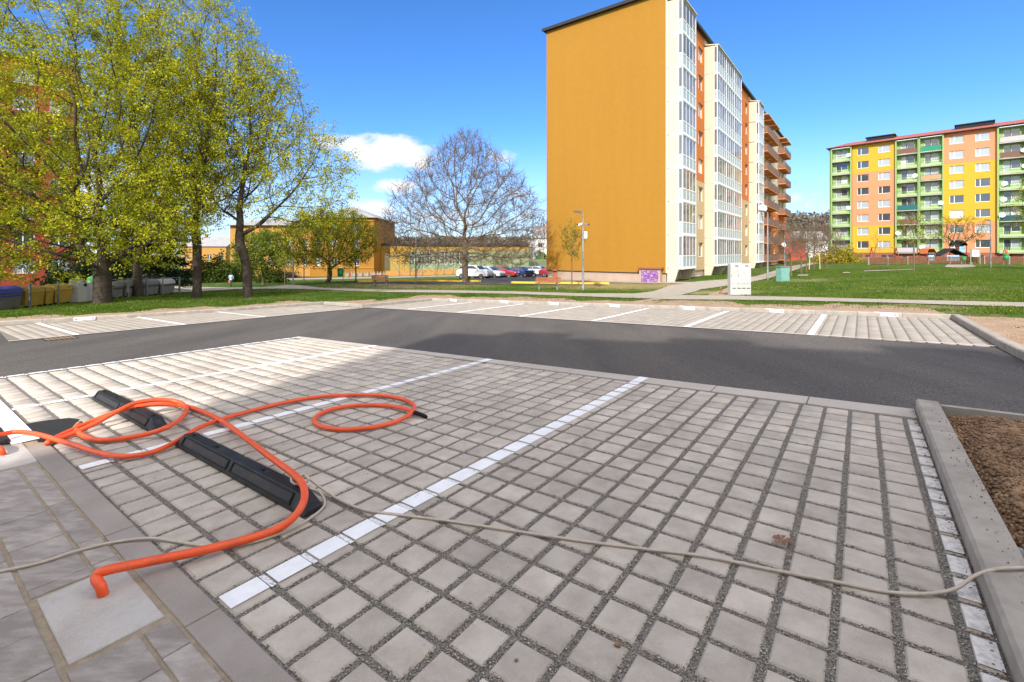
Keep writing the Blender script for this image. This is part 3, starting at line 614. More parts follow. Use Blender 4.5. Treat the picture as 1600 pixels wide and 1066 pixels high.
A_pts = [(163, 938, -.03), (158, 918, .05), (150, 901, .085), (168, 891, .098), (230, 878, .07), (330, 857, .045), (420, 832, .035), (455, 812, .07), (474, 785, .13), (474, 760, .155), (460, 742, .155), (437, 725, .15), (410, 705, .12), (388, 688, .07), (350, 660, .05),
         (318, 644, .035), (285, 634, .04), (245, 632, .10), (210, 636, .115), (180, 644, .10), (140, 660, .05), (100, 678, .03), (80, 688, .03), (74, 692, .03), (80, 690, .03), (110, 679, .032), (150, 661, .07), (185, 642, .125), (215, 629, .15), (250, 625, .13), (278, 628, .09), (291, 638, .05),
         (284, 653, .045), (262, 667, .10), (235, 677, .045), (200, 684, .03), (160, 688, .03), (135, 683, .03), (121, 675, .03), (119, 668, .03), (124, 663, .035)]
h = thing('conduit_hose', 'orange corrugated hose rising from the pale concrete plate in front, draped over both wheel stops', 'hose', lot(163, 935))
base = Vector(h.location)
def tubeobj(name, P, r, mat, parent, n=14, smooth=True):
    mb = MB(); mb.tube([p-Vector(parent.location) if parent else p for p in P], r, n); return mb.build(name, mat, parent, smooth)
PA = catmull(LP(A_pts), 8); tubeobj('hose_tube', PA, HR, M['hose'], h)
tubeobj('end_cap', [PA[-2], PA[-1], PA[-1]+(PA[-1]-PA[-2]).normalized()*.03], HR*.9, M['rubber2'], h, 10)
B_pts = [(6, 714, -.02), (2, 704, .05), (-12, 694, .09), (-28, 690, .10), (-24, 684, .09), (0, 679.5, .07), (26, 675, .06), (60, 679, .06), (110, 694, .05), (160, 709, .04), (200, 713, .035), (240, 706, .035), (275, 690, .04), (310, 669, .04), (350, 654, .035), (400, 640, .03), (450, 628, .03), (500, 620, .03), (560, 617, .03), (605, 619, .03), (636, 626, .03),
         (648, 636, .04), (640, 648, .05), (615, 660, .03), (580, 668, .03), (540, 671, .03), (508, 668, .03), (491, 659, .03), (498, 648, .03), (525, 638, .03), (565, 633, .03), (605, 634, .03), (630, 638, .04), (642, 642, .05), (648, 645, .05)]
h2 = thing('conduit_hose', 'orange hose from the left image edge, crossing the bays to a black-taped coil', 'hose', lot(6, 714))
PB = catmull(LP(B_pts), 8); tubeobj('hose_tube', PB, HR*.92, M['hose'], h2)
tubeobj('taped_end', LP([(648, 645, .05), (655, 647, .045), (664, 650.5, .03), (667, 652.5, .015)]), [.024, .022, .02, .016], M['rubber2'], h2, 10)
# beige cord
K_pts = [(-40, 902, .012), (0, 893, .012), (60, 880, .012), (120, 861, .015), (180, 847, .015), (235, 841, .02), (280, 847, .012), (340, 854, .012), (400, 846, .012), (455, 826, .012), (490, 806, .015), (507, 788, .02), (500, 770, .05), (480, 762, .09), (460, 756, .12), (455, 748, .14), (465, 742, .15), (478, 745, .13), (481, 752, .10), (470, 755, .10), (466, 748, .14), (474, 741, .15),
         (488, 752, .09), (505, 765, .04), (530, 781, .012), (570, 797, .012), (620, 804, .012), (700, 814, .012), (800, 829, .012), (900, 844, .012), (1000, 857, .012), (1100, 869, .012), (1200, 889, .012), (1300, 908, .012), (1380, 924, .012), (1440, 928, .014), (1490, 921, .03), (1525, 899, .09), (1560, 889, .125), (1600, 887, .125), (1700, 880, .1)]
cd = thing('extension_cord', 'thin beige cord winding across the bays and over the right kerb', 'cord', lot(800, 829)); PK = catmull(LP(K_pts), 8)
tubeobj('cord_sheath', PK, .0078, M['cord'], cd, 8)
# wheel stops
def wheel_stop(c0, c1, r0, r1, label):
    L_ = (c1-c0)*pB; w = (r1-r0)*pA; hgt = .105; t = thing('wheel_stop', label, 'wheel stop'); t.matrix_world = Matrix.Translation(C((c0+c1)/2, (r0+r1)/2, .004)) @ LROT
    X = L_/2; Y = w/2; mb = MB(); vs = []
    def ring(x, yw, z, tw): return [(x, -yw, 0), (x, -yw, z*.28), (x, -tw, z), (x, tw, z), (x, yw, z*.28), (x, yw, 0)]
    rings = [ring(-X, Y*.86, .035, Y*.55), ring(-X+.03, Y, .05, Y*.62), ring(-X+.11, Y, hgt, Y*.45), ring(-X+.14, Y, hgt, Y*.5)]
    nseg = 10
    for i in range(nseg+1): rings.append(ring(-X+.15+(L_-.30)*i/nseg, Y, hgt, Y*.5))
    rings += [ring(X-.14, Y, hgt, Y*.5), ring(X-.11, Y, hgt, Y*.45), ring(X-.03, Y, .05, Y*.62), ring(X, Y*.86, .035, Y*.55)]
    for rg in rings: vs += rg
    fs = [(i*6+k+1, i*6+k, (i+1)*6+k, (i+1)*6+k+1) for i in range(len(rings)-1) for k in range(5)]+[tuple(range(6)), tuple(range(len(vs)-1, len(vs)-7, -1))]
    mb.add(vs, fs); body = mb.build('body', M['rubber'], t)
    bv = body.modifiers.new('b', 'BEVEL'); bv.width = .005; bv.segments = 2; bv.limit_method = 'ANGLE'; bv.angle_limit = R(20)
    # recessed panels framed by raised ribs on both long sides
    for sg in (-1, 1):
        for (a, b_) in ((-X+.16, -.03), (.03, X-.16)):
            mb = MB(); y1 = sg*(Y+.001); y2 = sg*(Y*.52+.002); z1 = hgt*.30; z2 = hgt*.93
            def sl(x, t_): return (x, y1+(y2-y1)*t_, z1+(z2-z1)*t_+.001)
            n_ = (0, sg*.006, .004)
            for (xa, xb, ta, tb) in ((a, b_, .0, .10), (a, b_, .88, .98), (a, a+.014, .10, .88), (b_-.014, b_, .10, .88)):
                q0 = [sl(xa, ta), sl(xb, ta), sl(xb, tb), sl(xa, tb)]; q1 = [(p[0], p[1]+n_[1], p[2]+n_[2]) for p in q0]
                mb.add(q0+q1, [(4, 5, 6, 7), (7, 6, 5, 4), (0, 1, 5, 4), (1, 2, 6, 5), (2, 3, 7, 6), (3, 0, 4, 7)])
            mb.build('side_rib', M['rubber'], t)
    for x in (-X*.80, -X*.36, X*.36, X*.80):
        mb = MB(); mb.tube([(x-.018, 0, hgt+.001), (x+.018, 0, hgt+.001)], .011, 8); mb.cbox(x-.028, x+.028, -.014, .014, hgt-.001, hgt+.0015, .001); mb.build('bolt_recess', M['rubber2'], t)
    return t
wheel_stop(-24.35, -14.5, 18.40, 19.12, 'black rubber wheel stop nearest the camera, with the hose looped over its right end')
wheel_stop(-36.7, -26.95, 18.42, 19.16, 'black rubber wheel stop in the second bay, farther back near the tar patch')
# dry leaf, pebbles, pipe
mb = MB(); p = lot(1222, 845, .012); random.seed(3)
for k in range(7):
    a = k*.9; r1_ = .035+.015*random.random(); mb.add([(0, 0, .004), (r1_*math.cos(a-.35), r1_*math.sin(a-.35), .006+.012*random.random()), (1.35*r1_*math.cos(a), 1.35*r1_*math.sin(a), .002), (r1_*math.cos(a+.35), r1_*math.sin(a+.35), .008+.01*random.random())], [(0, 1, 2, 3)])
M['dry'] = pm('dry_leaf', (.28, .16, .10), .8, (.2, .11, .07), 60)
lf = mb.build('dry_leaf', M['dry']); lf.location = p; tag(lf, 'crumpled brown dry leaf lying on the pavers', 'leaf')
for (x, y, s_, lb) in ((966, 1007, .016, 'angular brown pebble lying in a paver joint near the bottom'), (807, 1031, .010, 'small round dark pebble on a paver at the bottom edge'), (735, 942, .009, 'pale pebble in a joint left of the bottom centre')):
    V, Fa = octs(np.array([lot(x, y, s_*.5)]), np.array([s_])); tag(fast('pebble', V, Fa, M['dry'] if s_ > .0095 else M['strip']), lb, 'pebble')
n = 420; cc = rng.random(n)*26-26; r_ = rng.random(n)*22-1; P = Cn(cc, r_, .008); V, Fa = octs(P, .002+.004*rng.random(n)**3); fast('grit', V, Fa, M['stone'], kind='stuff')
n = 500; P = Cn(.30+.2*rng.random(n), rng.random(n)*24-2.5, .004); V, Fa = octs(P, .003+.006*rng.random(n)**3); fast('kerb_debris', V, Fa, M['dry'], kind='stuff')
n = 260; P = Cn(.75+.6*rng.random(n)**.4, rng.random(n)*20-2, .118); V, Fa = octs(P, .002+.006*rng.random(n)**3); fast('soil_crumbs', V, Fa, M['earth'], kind='stuff')
pp = thing('drain_pipe', 'short grey plastic pipe end poking out of the planter earth', 'pipe', lot(1590, 870, .06)); mb = MB()
mb.tube([(-.03, .03, 0), (.22, -.16, .01)], .035, 16); mb.tube([(-.03, .03, 0), (.02, -.008, .002)], .041, 16); M['pipe'] = pm('grey_pipe', (.20, .20, .20), .5); mb.build('pipe_tube', M['pipe'], pp, True)
# marked plates on the far kerbs
M['white'] = pm('white_enamel', (.80, .80, .80), .45); M['purple'] = pm('purple_print', (.32, .06, .30), .5)
plates = [((719, 468), 'leftmost on the far kerb'), ((793, 471), 'second from the left on the far kerb'), ((873, 473), 'below the right wooden bench on the far kerb'), ((965, 476), 'left of the trodden path on the far kerb'),
          ((1074, 481), 'just left of the white cabinet, far kerb'), ((1207, 487), 'right of the white cabinet on the far kerb'), ((1384, 491.5), 'last one before the right kerb corner'),
          ((142, 500), 'on the left kerb below the thick maple'), ((277, 489.5), 'on the left kerb, middle one'), ((404, 478), 'on the left kerb nearest its corner')]
for (q_, lb) in plates:
    c, r = cr(*lot(*q_, .06).xy)
    if c > -80: r = foot_far(c); P = C(c, r+.05, .055); rot = math.atan2(-(C(1, 0)-C(0, 0)).y*-1, (C(1, 0)-C(0, 0)).x)-.077
    else:
        cf = -89.2-(r+26)*.135 if r < 3 else -98.6+(16.5-r)*.41; P = C(cf+.35, r, .055); d_ = C(-93.2, 3.4)-C(-90.3, -10); rot = math.atan2(-d_.y, -d_.x)
    t = thing('number_plate', 'white kerb plate with purple dots, '+lb, 'plate', P, rot, 'plates on the kerbs')
    mb = MB(); mb.box(-.26, .26, -.012, .0, -.045, .055); mb.build('plate', M['white'], t)
    for s_ in (-1, 1):
        mb = MB(); mb.M = Matrix.Translation((s_*.2, -.012, .005)) @ Matrix.Rotation(R(90), 4, 'X'); mb.lathe([(.024, 0), (.024, .003)], 10); mb.build('dot', M['purple'], t)
# street drain
t = thing('drain_grate', 'rusty slotted drain grate set in the asphalt on the left', 'drain', C(-72.4, 14.4, 0), 0); t.rotation_euler = LROT.to_euler(); M['rust'] = pm('rusty_iron', (.14, .085, .055), .85, (.26, .17, .10), 30)
mb = MB(); mb.box(-.28, .28, -.28, .28, -.012, -.006); mb.build('frame', M['rubber2'], t)
for k in range(6): mb = MB(); mb.cbox(-.26, .26, -.25+k*.088, -.195+k*.088, -.006, .004, .003); mb.build('bar', M['rust'], t)

# ------------------------------------------------------------------ street furniture
M['steel'] = pm('galvanised_steel', (.24, .24, .24), .5, (.18, .18, .18), 6, metal=.35, spec=.4)
M['dsteel'] = pm('dark_steel', (.10, .10, .105), .5)
M['wood'] = pm('bench_wood', (.33, .11, .05), .6, (.24, .08, .035), 8, stretch=(0, 1, 6))
M['conc'] = pm('cast_concrete', (.22, .19, .165), .9, (.16, .14, .12), 8)
M['green_pl'] = pm('green_plastic', (.02, .22, .07), .45); M['cabinet'] = pm('cabinet_white', (.46, .46, .43), .5, (.41, .40, .37), 3)
def lamp(px, py, Y, hgt, label, arms=1, r=.06, rot=0, mast=None, nm='street_lamp'):
    t = thing(nm, label, 'lamp post', at(px, Y), rot); mb = MB(); mb.lathe([(r*1.7, -.3), (r*1.7, .25), (r*1.25, .3), (r*1.1, hgt*.4), (r*.7, hgt)], 10); mb.build('pole', M['steel'], t, True)
    if arms:
        mb = MB(); mb.tube([(0, 0, hgt-.04), (-.12, 0, hgt+.02)], r*.5, 8); mb.build('arm', M['steel'], t)
        mb = MB(); mb.prism([(-.1, hgt), (-.62, hgt+.06), (-.66, hgt+.10), (-.5, hgt+.15), (-.12, hgt+.12)], -.11, .11); mb.build('lamp_head', M['dsteel'], t)
    return t
t = lamp(911, 454, 31, 5.1, 'grey lamp post with cameras and a white box in front of the orange gable')
for sx_ in (-1, 1):
    b = thing('security_camera', 'surveillance camera on the %s of the lamp post by the gable' % ('left' if sx_ < 0 else 'right'), 'camera', Vector(t.location)+Vector((0, 0, 4.35)))
    mb = MB(); mb.tube([(0, 0, 0), (sx_*.16, 0, .02)], .02, 6); mb.build('bracket', M['dsteel'], b); mb = MB(); mb.M = Matrix.Translation((sx_*.22, -.02, 0)) @ Matrix.Rotation(sx_*.35, 4, 'Y'); mb.cbox(-.16, .16, -.05, .05, -.05, .05, .02); mb.build('housing', M['white'] if sx_ < 0 else M['steel'], b)
    mb = MB(); mb.M = Matrix.Translation((sx_*.36, -.02, -.02)); mb.box(-.04, .04, -.055, .055, -.05, .05); mb.build('lens', M['rubber2'], b)
b = thing('junction_box', 'small white box strapped to the lamp post by the gable', 'box', Vector(t.location)+Vector((.12, -.05, 3.65))); mb = MB(); mb.cbox(-.07, .13, -.08, .08, -.22, .22, .015); mb.build('housing', M['white'], b); mb = MB(); mb.box(-.14, -.07, -.02, .02, -.15, -.12); mb.box(-.14, -.07, -.02, .02, .12, .15); mb.build('strap', M['dsteel'], b)
lamp(650, 443.5, 40, 5.0, 'lamp post standing left of the leafless tree', r=.055)
lamp(458, 447, 46, 4.2, 'lamp post at the edge of the lawn path between the school and maples', arms=0, r=.06)
lamp(1199.5, 436.6, 35, 5.0, 'lamp post on the footpath beside the glazed loggias', r=.05)
lamp(1226, 431, 41, 3.4, 'short lamp post behind the green utility box', arms=0, r=.045)
lamp(1548, 420, 52, 5.2, 'lamp post in front of the playground fence', r=.055)
lamp(286, 440, 62, 3.4, 'short post left of the walking person, far lawn', arms=0, r=.05, nm='bollard_post')
def bench(px, Y, w, rot, label):
    t = thing('park_bench', label, 'bench', at(px, Y), rot)
    for sx_ in (-1, 1):
        mb = MB(); x = sx_*w*.36; mb.prism([(-.28, 0), (.22, 0), (.20, .10), (.10, .18), (.14, .36), (.34, .38), (.30, .46), (-.24, .46), (-.24, .36), (-.12, .32), (-.14, .14), (-.28, .10)], x-.05, x+.05, axis='x'); mb.build('leg', M['conc'], t)
        mb = MB(); mb.tube([(x, -.22, .40), (x, -.30, .85)], .022, 6); mb.build('back_support', M['dsteel'], t)
    for k in range(4): mb = MB(); mb.cbox(-w/2, w/2, -.20+k*.13, -.09+k*.13, .46, .50, .008); mb.build('seat_slat', M['wood'], t)
    for k in range(2): mb = MB(); mb.cbox(-w/2, w/2, -.30+.0*k, -.265, .62+k*.14, .74+k*.14, .008); mb.build('back_slat', M['wood'], t)
    return t
bench(595, 36, 1.35*.92, .05, 'wooden bench on concrete feet left of the leafless tree'); bench(856, 33, 1.75, .03, 'wooden bench on concrete feet left of the lamp post by the gable')
t = thing('litter_bin', 'brown litter bin by the plinth corner of the orange block', 'bin', at(867, 43)); mb = MB(); mb.cbox(-.19, .19, -.15, .15, .3, 1.02, .03); mb.build('body', M['wood'], t); mb = MB(); mb.box(-.17, .17, -.155, -.15, .78, .9); mb.build('slot', M['rubber2'], t); mb = MB(); mb.tube([(0, .1, -.1), (0, .1, .4)], .035, 6); mb.build('post', M['dsteel'], t)
def green_bin(px, Y, label, s_=1.0):
    t = thing('litter_bin', label, 'bin', at(px, Y)); mb = MB(); mb.lathe([(.19*s_, .55*s_), (.24*s_, .60*s_), (.26*s_, 1.12*s_)], 12); mb.build('body', M['green_pl'], t, True); mb = MB(); mb.lathe([(.28*s_, 1.12*s_), (.28*s_, 1.17*s_), (.12*s_, 1.24*s_)], 12); mb.build('lid', M['green_pl'], t, True)
    mb = MB(); mb.tube([(.22*s_, 0, -.1), (.22*s_, 0, 1.0*s_)], .03, 6); mb.build('post', M['steel'], t)
green_bin(532, 40, 'green litter bin on a post beside the many-stemmed shrub'); green_bin(1572, 60, 'green litter bin at the playground fence right end', 1.1); green_bin(1506, 61, 'low green litter bin in the middle of the playground fence', .9)
# white electric cabinet
t = thing('electric_cabinet', 'large white electrical cabinet with two doors beside the path', 'cabinet', at(1155, 22.3), -.06); P = Vector(t.location); w = .47; hg = 1.5
mb = MB(); mb.cbox(-w, w, -.16, .16, -.1, hg, .012); mb.build('housing', M['cabinet'], t)
for (a, b_) in ((-w+.02, -.14), (-.13, w-.02)):
    mb = MB(); mb.cbox(a, b_, -.178, -.161, .56, hg-.05, .004); d_ = mb.build('door', M['cabinet'], t)
    mb = MB(); mb.M = Matrix.Translation(((a+b_)/2, -.18, 1.05)) @ Matrix.Rotation(R(90), 4, 'X'); mb.lathe([(.03, 0), (.03, .004)], 8); mb.build('badge', M['yellow'], d_)
    mb = MB(); mb.box((a+b_)/2+.04, (a+b_)/2+.18, -.181, -.178, hg-.13, hg-.09); mb.build('vent', M['rubber2'], d_)
    mb = MB(); mb.box(a+.02, a+.035, -.19, -.178, .88, 1.0); mb.build('handle', M['dsteel'], d_)
for (a, b_) in ((-w+.02, -.14), (-.13, w-.02)): mb = MB(); mb.cbox(a, b_, -.176, -.161, .02, .54, .004); mb.build('lower_panel', M['cabinet'], t)
for k in range(4): mb = MB(); mb.box(-.38+k*.21+.02*(k > 0), -.22+k*.21+.02*(k > 0), -.181, -.1765, .33, .365); mb.build('slot', M['rubber2'], t)
mb = MB(); mb.box(-w-.03, w+.03, -.2, .2, -.1, .03); mb.build('base', M['path'], t)
t = thing('utility_box', 'pale green utility box on the lawn beside the path', 'cabinet', at(1223, 33), .25); M['mint'] = pm('mint_enamel', (.17, .36, .30), .5, (.14, .30, .25), 5); mb = MB(); mb.cbox(-.36, .36, -.22, .22, -.1, .98, .01); mb.build('housing', M['mint'], t); mb = MB(); mb.cbox(-.40, .40, -.26, .26, .98, 1.04, .02); mb.build('lid', M['steel'], t); mb = MB(); mb.cbox(-.32, .32, -.232, -.22, .08, .92, .003); mb.build('door', M['mint'], t)
t = thing('hydrant', 'small rusty red hydrant post in the sandy patch', 'hydrant', at(1126, 24)); mb = MB(); mb.lathe([(.08, -.1), (.08, .1), (.045, .14), (.045, .26), (.07, .28), (.05, .36), (.01, .38)], 10); mb.build('barrel', M['rust'], t, True); mb = MB(); mb.tube([(-.09, 0, .2), (.09, 0, .2)], .025, 6); mb.build('outlet', M['rust'], t)

# ------------------------------------------------------------------ waste containers in a steel rail frame
M['blue'] = pm('blue_plastic', (.085, .10, .38), .4, (.07, .08, .30), 2); M['cont'] = pm('grey_plastic', (.19, .185, .165), .55, (.15, .145, .13), 2); M['yel_pl'] = pm('yellow_plastic', (.48, .33, .055), .5, (.38, .26, .045), 2); M['ygreen'] = pm('green_igloo', (.12, .42, .13), .45); M['igl'] = pm('pale_igloo', (.42, .41, .38), .55)
M['bandb'] = pm('blue_band', (.04, .06, .40), .5); M['bando'] = pm('orange_band', (.55, .30, .03), .5); M['bandk'] = pm('dark_band', (.03, .03, .035), .5)
LA, LB = at(-20, 24.1), at(276, 36.9)
def along(px):   # point of the container row seen at px
    u = (px-800)/F; d = LB-LA; s_ = (u*LA.y-LA.x)/(d.x-u*d.y); p = LA+d*s_; return Vector((p.x, p.y, g1(p.x, p.y)))
rowrot = math.atan2((LB-LA).y, (LB-LA).x)
def container(x0, x1, hg, body, lid, band, label, grp='waste containers in the row'):
    a, b = along(x0), along(x1); w = (b-a).length*.97; t = thing('waste_container', label, 'container', (a+b)/2, rowrot, grp); d_ = .85
    mb = MB(); mb.add([(-w*.44, -.0, .12), (w*.44, 0, .12), (w*.44, d_*.9, .12), (-w*.44, d_*.9, .12), (-w*.5, -.06, hg*.68), (w*.5, -.06, hg*.68), (w*.5, d_, hg*.68), (-w*.5, d_, hg*.68)], [(0, 1, 5, 4), (1, 2, 6, 5), (2, 3, 7, 6), (3, 0, 4, 7), (3, 2, 1, 0)]); mb.build('body', M[body], t)
    mb = MB(); pr = [(-.1, hg*.68), (-.10, hg*.74), (.0, hg*.90), (.22, hg*.985), (.5, hg), (.8, hg*.9), (d_+.03, hg*.72), (d_+.03, hg*.68)]; mb.prism(pr, -w*.51, w*.51, axis='x'); l_ = mb.build('lid', M[lid], t)
    bv = l_.modifiers.new('b', 'BEVEL'); bv.width = .03; bv.segments = 2
    mb = MB(); mb.box(-w*.47, w*.47, -.075, -.03, hg*.56, hg*.62); mb.build('band', M[band], t)
    for s_ in (-1, 1):
        mb = MB(); mb.M = Matrix.Translation((s_*w*.36, .08, .09)) @ Matrix.Rotation(R(90), 4, 'Y'); mb.lathe([(.09, -.025), (.09, .025)], 10); mb.build('wheel', M['rubber2'], t)
def igloo(px, w, hg, mat, label, ring=True):
    a = along(px)+Vector((-.1, .35, 0)); a.z = g1(a.x, a.y); t = thing('recycling_igloo', label, 'container', a, rowrot, 'bottle banks in the row'); mb = MB(); mb.lathe([(w*.50, .05), (w*.47, hg*.45), (w*.42, hg*.75), (w*.30, hg*.93), (w*.1, hg)], 8); mb.build('shell', M[mat], t)
    if ring: mb = MB(); P = [(.12*math.cos(k), 0, hg+.1+.12*math.sin(k)) for k in np.linspace(0, 6.283, 13)]; mb.tube(P, .018, 5); mb.build('lifting_ring', M['steel'], t)
    mb = MB(); mb.M = Matrix.Translation((0, -w*.44, hg*.72)) @ Matrix.Rotation(R(70), 4, 'X'); mb.lathe([(.1, 0), (.1, .03)], 10); mb.build('opening', M['rubber2'], t)
container(-38, 35, 1.28, 'cont', 'blue', 'bandb', 'grey waste container with a blue lid, leftmost in the row')
container(38, 69, 1.2, 'yel_pl', 'yel_pl', 'bando', 'yellow container just right of the blue-lidded one'); container(70, 83, 1.15, 'yel_pl', 'yel_pl', 'bando', 'narrow yellow container, middle of the three yellow ones'); container(84, 112, 1.2, 'yel_pl', 'yel_pl', 'bando', 'yellow container next to the pale igloo')
igloo(116, 1.1, 1.5, 'igl', 'pale bottle bank beside the last yellow container', True); igloo(133, .95, 1.2, 'igl', 'pale bottle bank touching the green one', False); igloo(144, 1.2, 1.62, 'ygreen', 'green bottle bank left of the thick maple trunk')
container(176, 192, 1.15, 'cont', 'cont', 'bandk', 'grey container first to the right of the thick trunk'); container(193, 221, 1.22, 'cont', 'cont', 'bandk', 'grey container second to the right of the thick trunk'); container(222, 248, 1.22, 'cont', 'cont', 'bandk', 'grey container second from the right end of the row')
container(249, 273, 1.22, 'cont', 'igl', 'bandk', 'grey container with pale lid at the right end of the row')
t = thing('guard_rail', 'galvanised posts and rails fronting the waste containers', 'railing', along(39)); b0 = Vector(t.location)
PX = [-30, 39, 84, 125, 152, 194, 223, 248, 275]
off = Vector((math.sin(rowrot), -math.cos(rowrot), 0))*.28
for x in PX: p = along(x)+off-b0; mb = MB(); hh_ = 2.2 if x == 152 else 1.35; mb.cbox(p.x-.045, p.x+.045, p.y-.045, p.y+.045, p.z-.2, p.z+hh_, .01); mb.build('post', M['steel'], t)
for (a, b_) in zip(PX, PX[1:]):
    p, q_ = along(a)+off-b0, along(b_)+off-b0
    if a >= 152: mb = MB(); mb.tube([p+Vector((0, 0, 1.3)), q_+Vector((0, 0, 1.3))], .02, 6); mb.build('rail', M['steel'], t)
# person
M['jacket'] = pm('pale_blue_jacket', (.33, .50, .52), .9); M['trousers'] = pm('dark_trousers', (.05, .05, .06), .9); M['skin'] = pm('skin', (.45, .28, .2), .6); M['hair'] = pm('grey_hair', (.16, .13, .11), .9); M['bagm'] = pm('red_bag', (.45, .05, .08), .6)
pt = thing('person', 'person in a pale blue jacket walking away on the lawn path', 'person', at(361, 55), 0); s_ = .87
def skin(name, verts, edges, radii, mat, parent, lv=2):
    me = bpy.data.meshes.new(name); me.from_pydata([Vector(v)*s_ for v in verts], edges, []); me.materials.append(mat); o_ = link(name, me, parent)
    md = o_.modifiers.new('s', 'SKIN')
    for i, rr_ in enumerate(radii): me.skin_vertices[0].data[i].radius = (rr_[0]*s_, rr_[1]*s_) if isinstance(rr_, tuple) else (rr_*s_, rr_*s_)
    me.skin_vertices[0].data[0].use_root = True; sb = o_.modifiers.new('b', 'SUBSURF'); sb.levels = lv; sb.render_levels = lv
    for p_ in me.polygons: p_.use_smooth = True
    return o_
vs = [(0, 0, .95), (0, 0, 1.15), (0, .02, 1.38), (0, .02, 1.50), (0, .03, 1.62), (0, .02, 1.74), (-.10, 0, .88), (-.10, .14, .48), (-.10, .02, .08), (-.10, .14, .03), (.10, 0, .88), (.10, .02, .48), (.10, -.16, .10), (.10, -.04, .03), (-.20, .02, 1.40), (-.27, -.02, 1.13), (-.25, .10, .90), (-.25, .14, .81), (.20, .02, 1.40), (.27, .06, 1.13), (.26, .02, .90), (.26, .03, .80)]
es = [(0, 1), (1, 2), (2, 3), (3, 4), (4, 5), (0, 6), (6, 7), (7, 8), (8, 9), (0, 10), (10, 11), (11, 12), (12, 13), (2, 14), (14, 15), (15, 16), (16, 17), (2, 18), (18, 19), (19, 20), (20, 21)]
rs_ = [(.17, .13), (.16, .13), (.18, .12), .06, .095, .08, .10, .07, .05, .04, .10, .07, .05, .04, .07, .055, .04, .035, .07, .055, .04, .035]
skin('body', vs, es, rs_, M['trousers'], pt)
skin('jacket', [vs[0], vs[1], vs[2], (0, .02, 1.46), vs[14], vs[15], (-.25, .08, .93), vs[18], vs[19], (.26, .03, .93), (0, 0, .84)], [(0, 1), (1, 2), (2, 3), (2, 4), (4, 5), (5, 6), (2, 7), (7, 8), (8, 9), (0, 10)], [(.20, .16), (.20, .16), (.21, .15), .08, .09, .07, .055, .09, .07, .055, (.21, .17)], M['jacket'], pt)
skin('hair', [(0, .0, 1.66), (0, .0, 1.75)], [(0, 1)], [.12, .095], M['hair'], pt)
skin('hand', [(-.25, .13, .86), (-.25, .14, .78)], [(0, 1)], [.04, .03], M['skin'], pt); skin('hand', [(.26, .03, .86), (.26, .03, .78)], [(0, 1)], [.04, .03], M['skin'], pt)
bg_ = thing('shopping_bag', 'red bag carried by the person on the path', 'bag', Vector(pt.location)+Vector((-.22, .1, .38))); mb = MB(); mb.add([(-.12, -.06, 0), (.12, -.06, 0), (.12, .06, 0), (-.12, .06, 0), (-.15, -.03, .24), (.15, -.03, .24), (.15, .03, .24), (-.15, .03, .24)], [(0, 1, 5, 4), (1, 2, 6, 5), (2, 3, 7, 6), (3, 0, 4, 7), (3, 2, 1, 0), (4, 5, 6, 7)]); mb.build('body', M['bagm'], bg_)
mb = MB(); mb.tube([(-.08, 0, .23), (-.04, 0, .36), (.04, 0, .36), (.08, 0, .23)], .01, 5); mb.build('handle', M['bagm'], bg_)

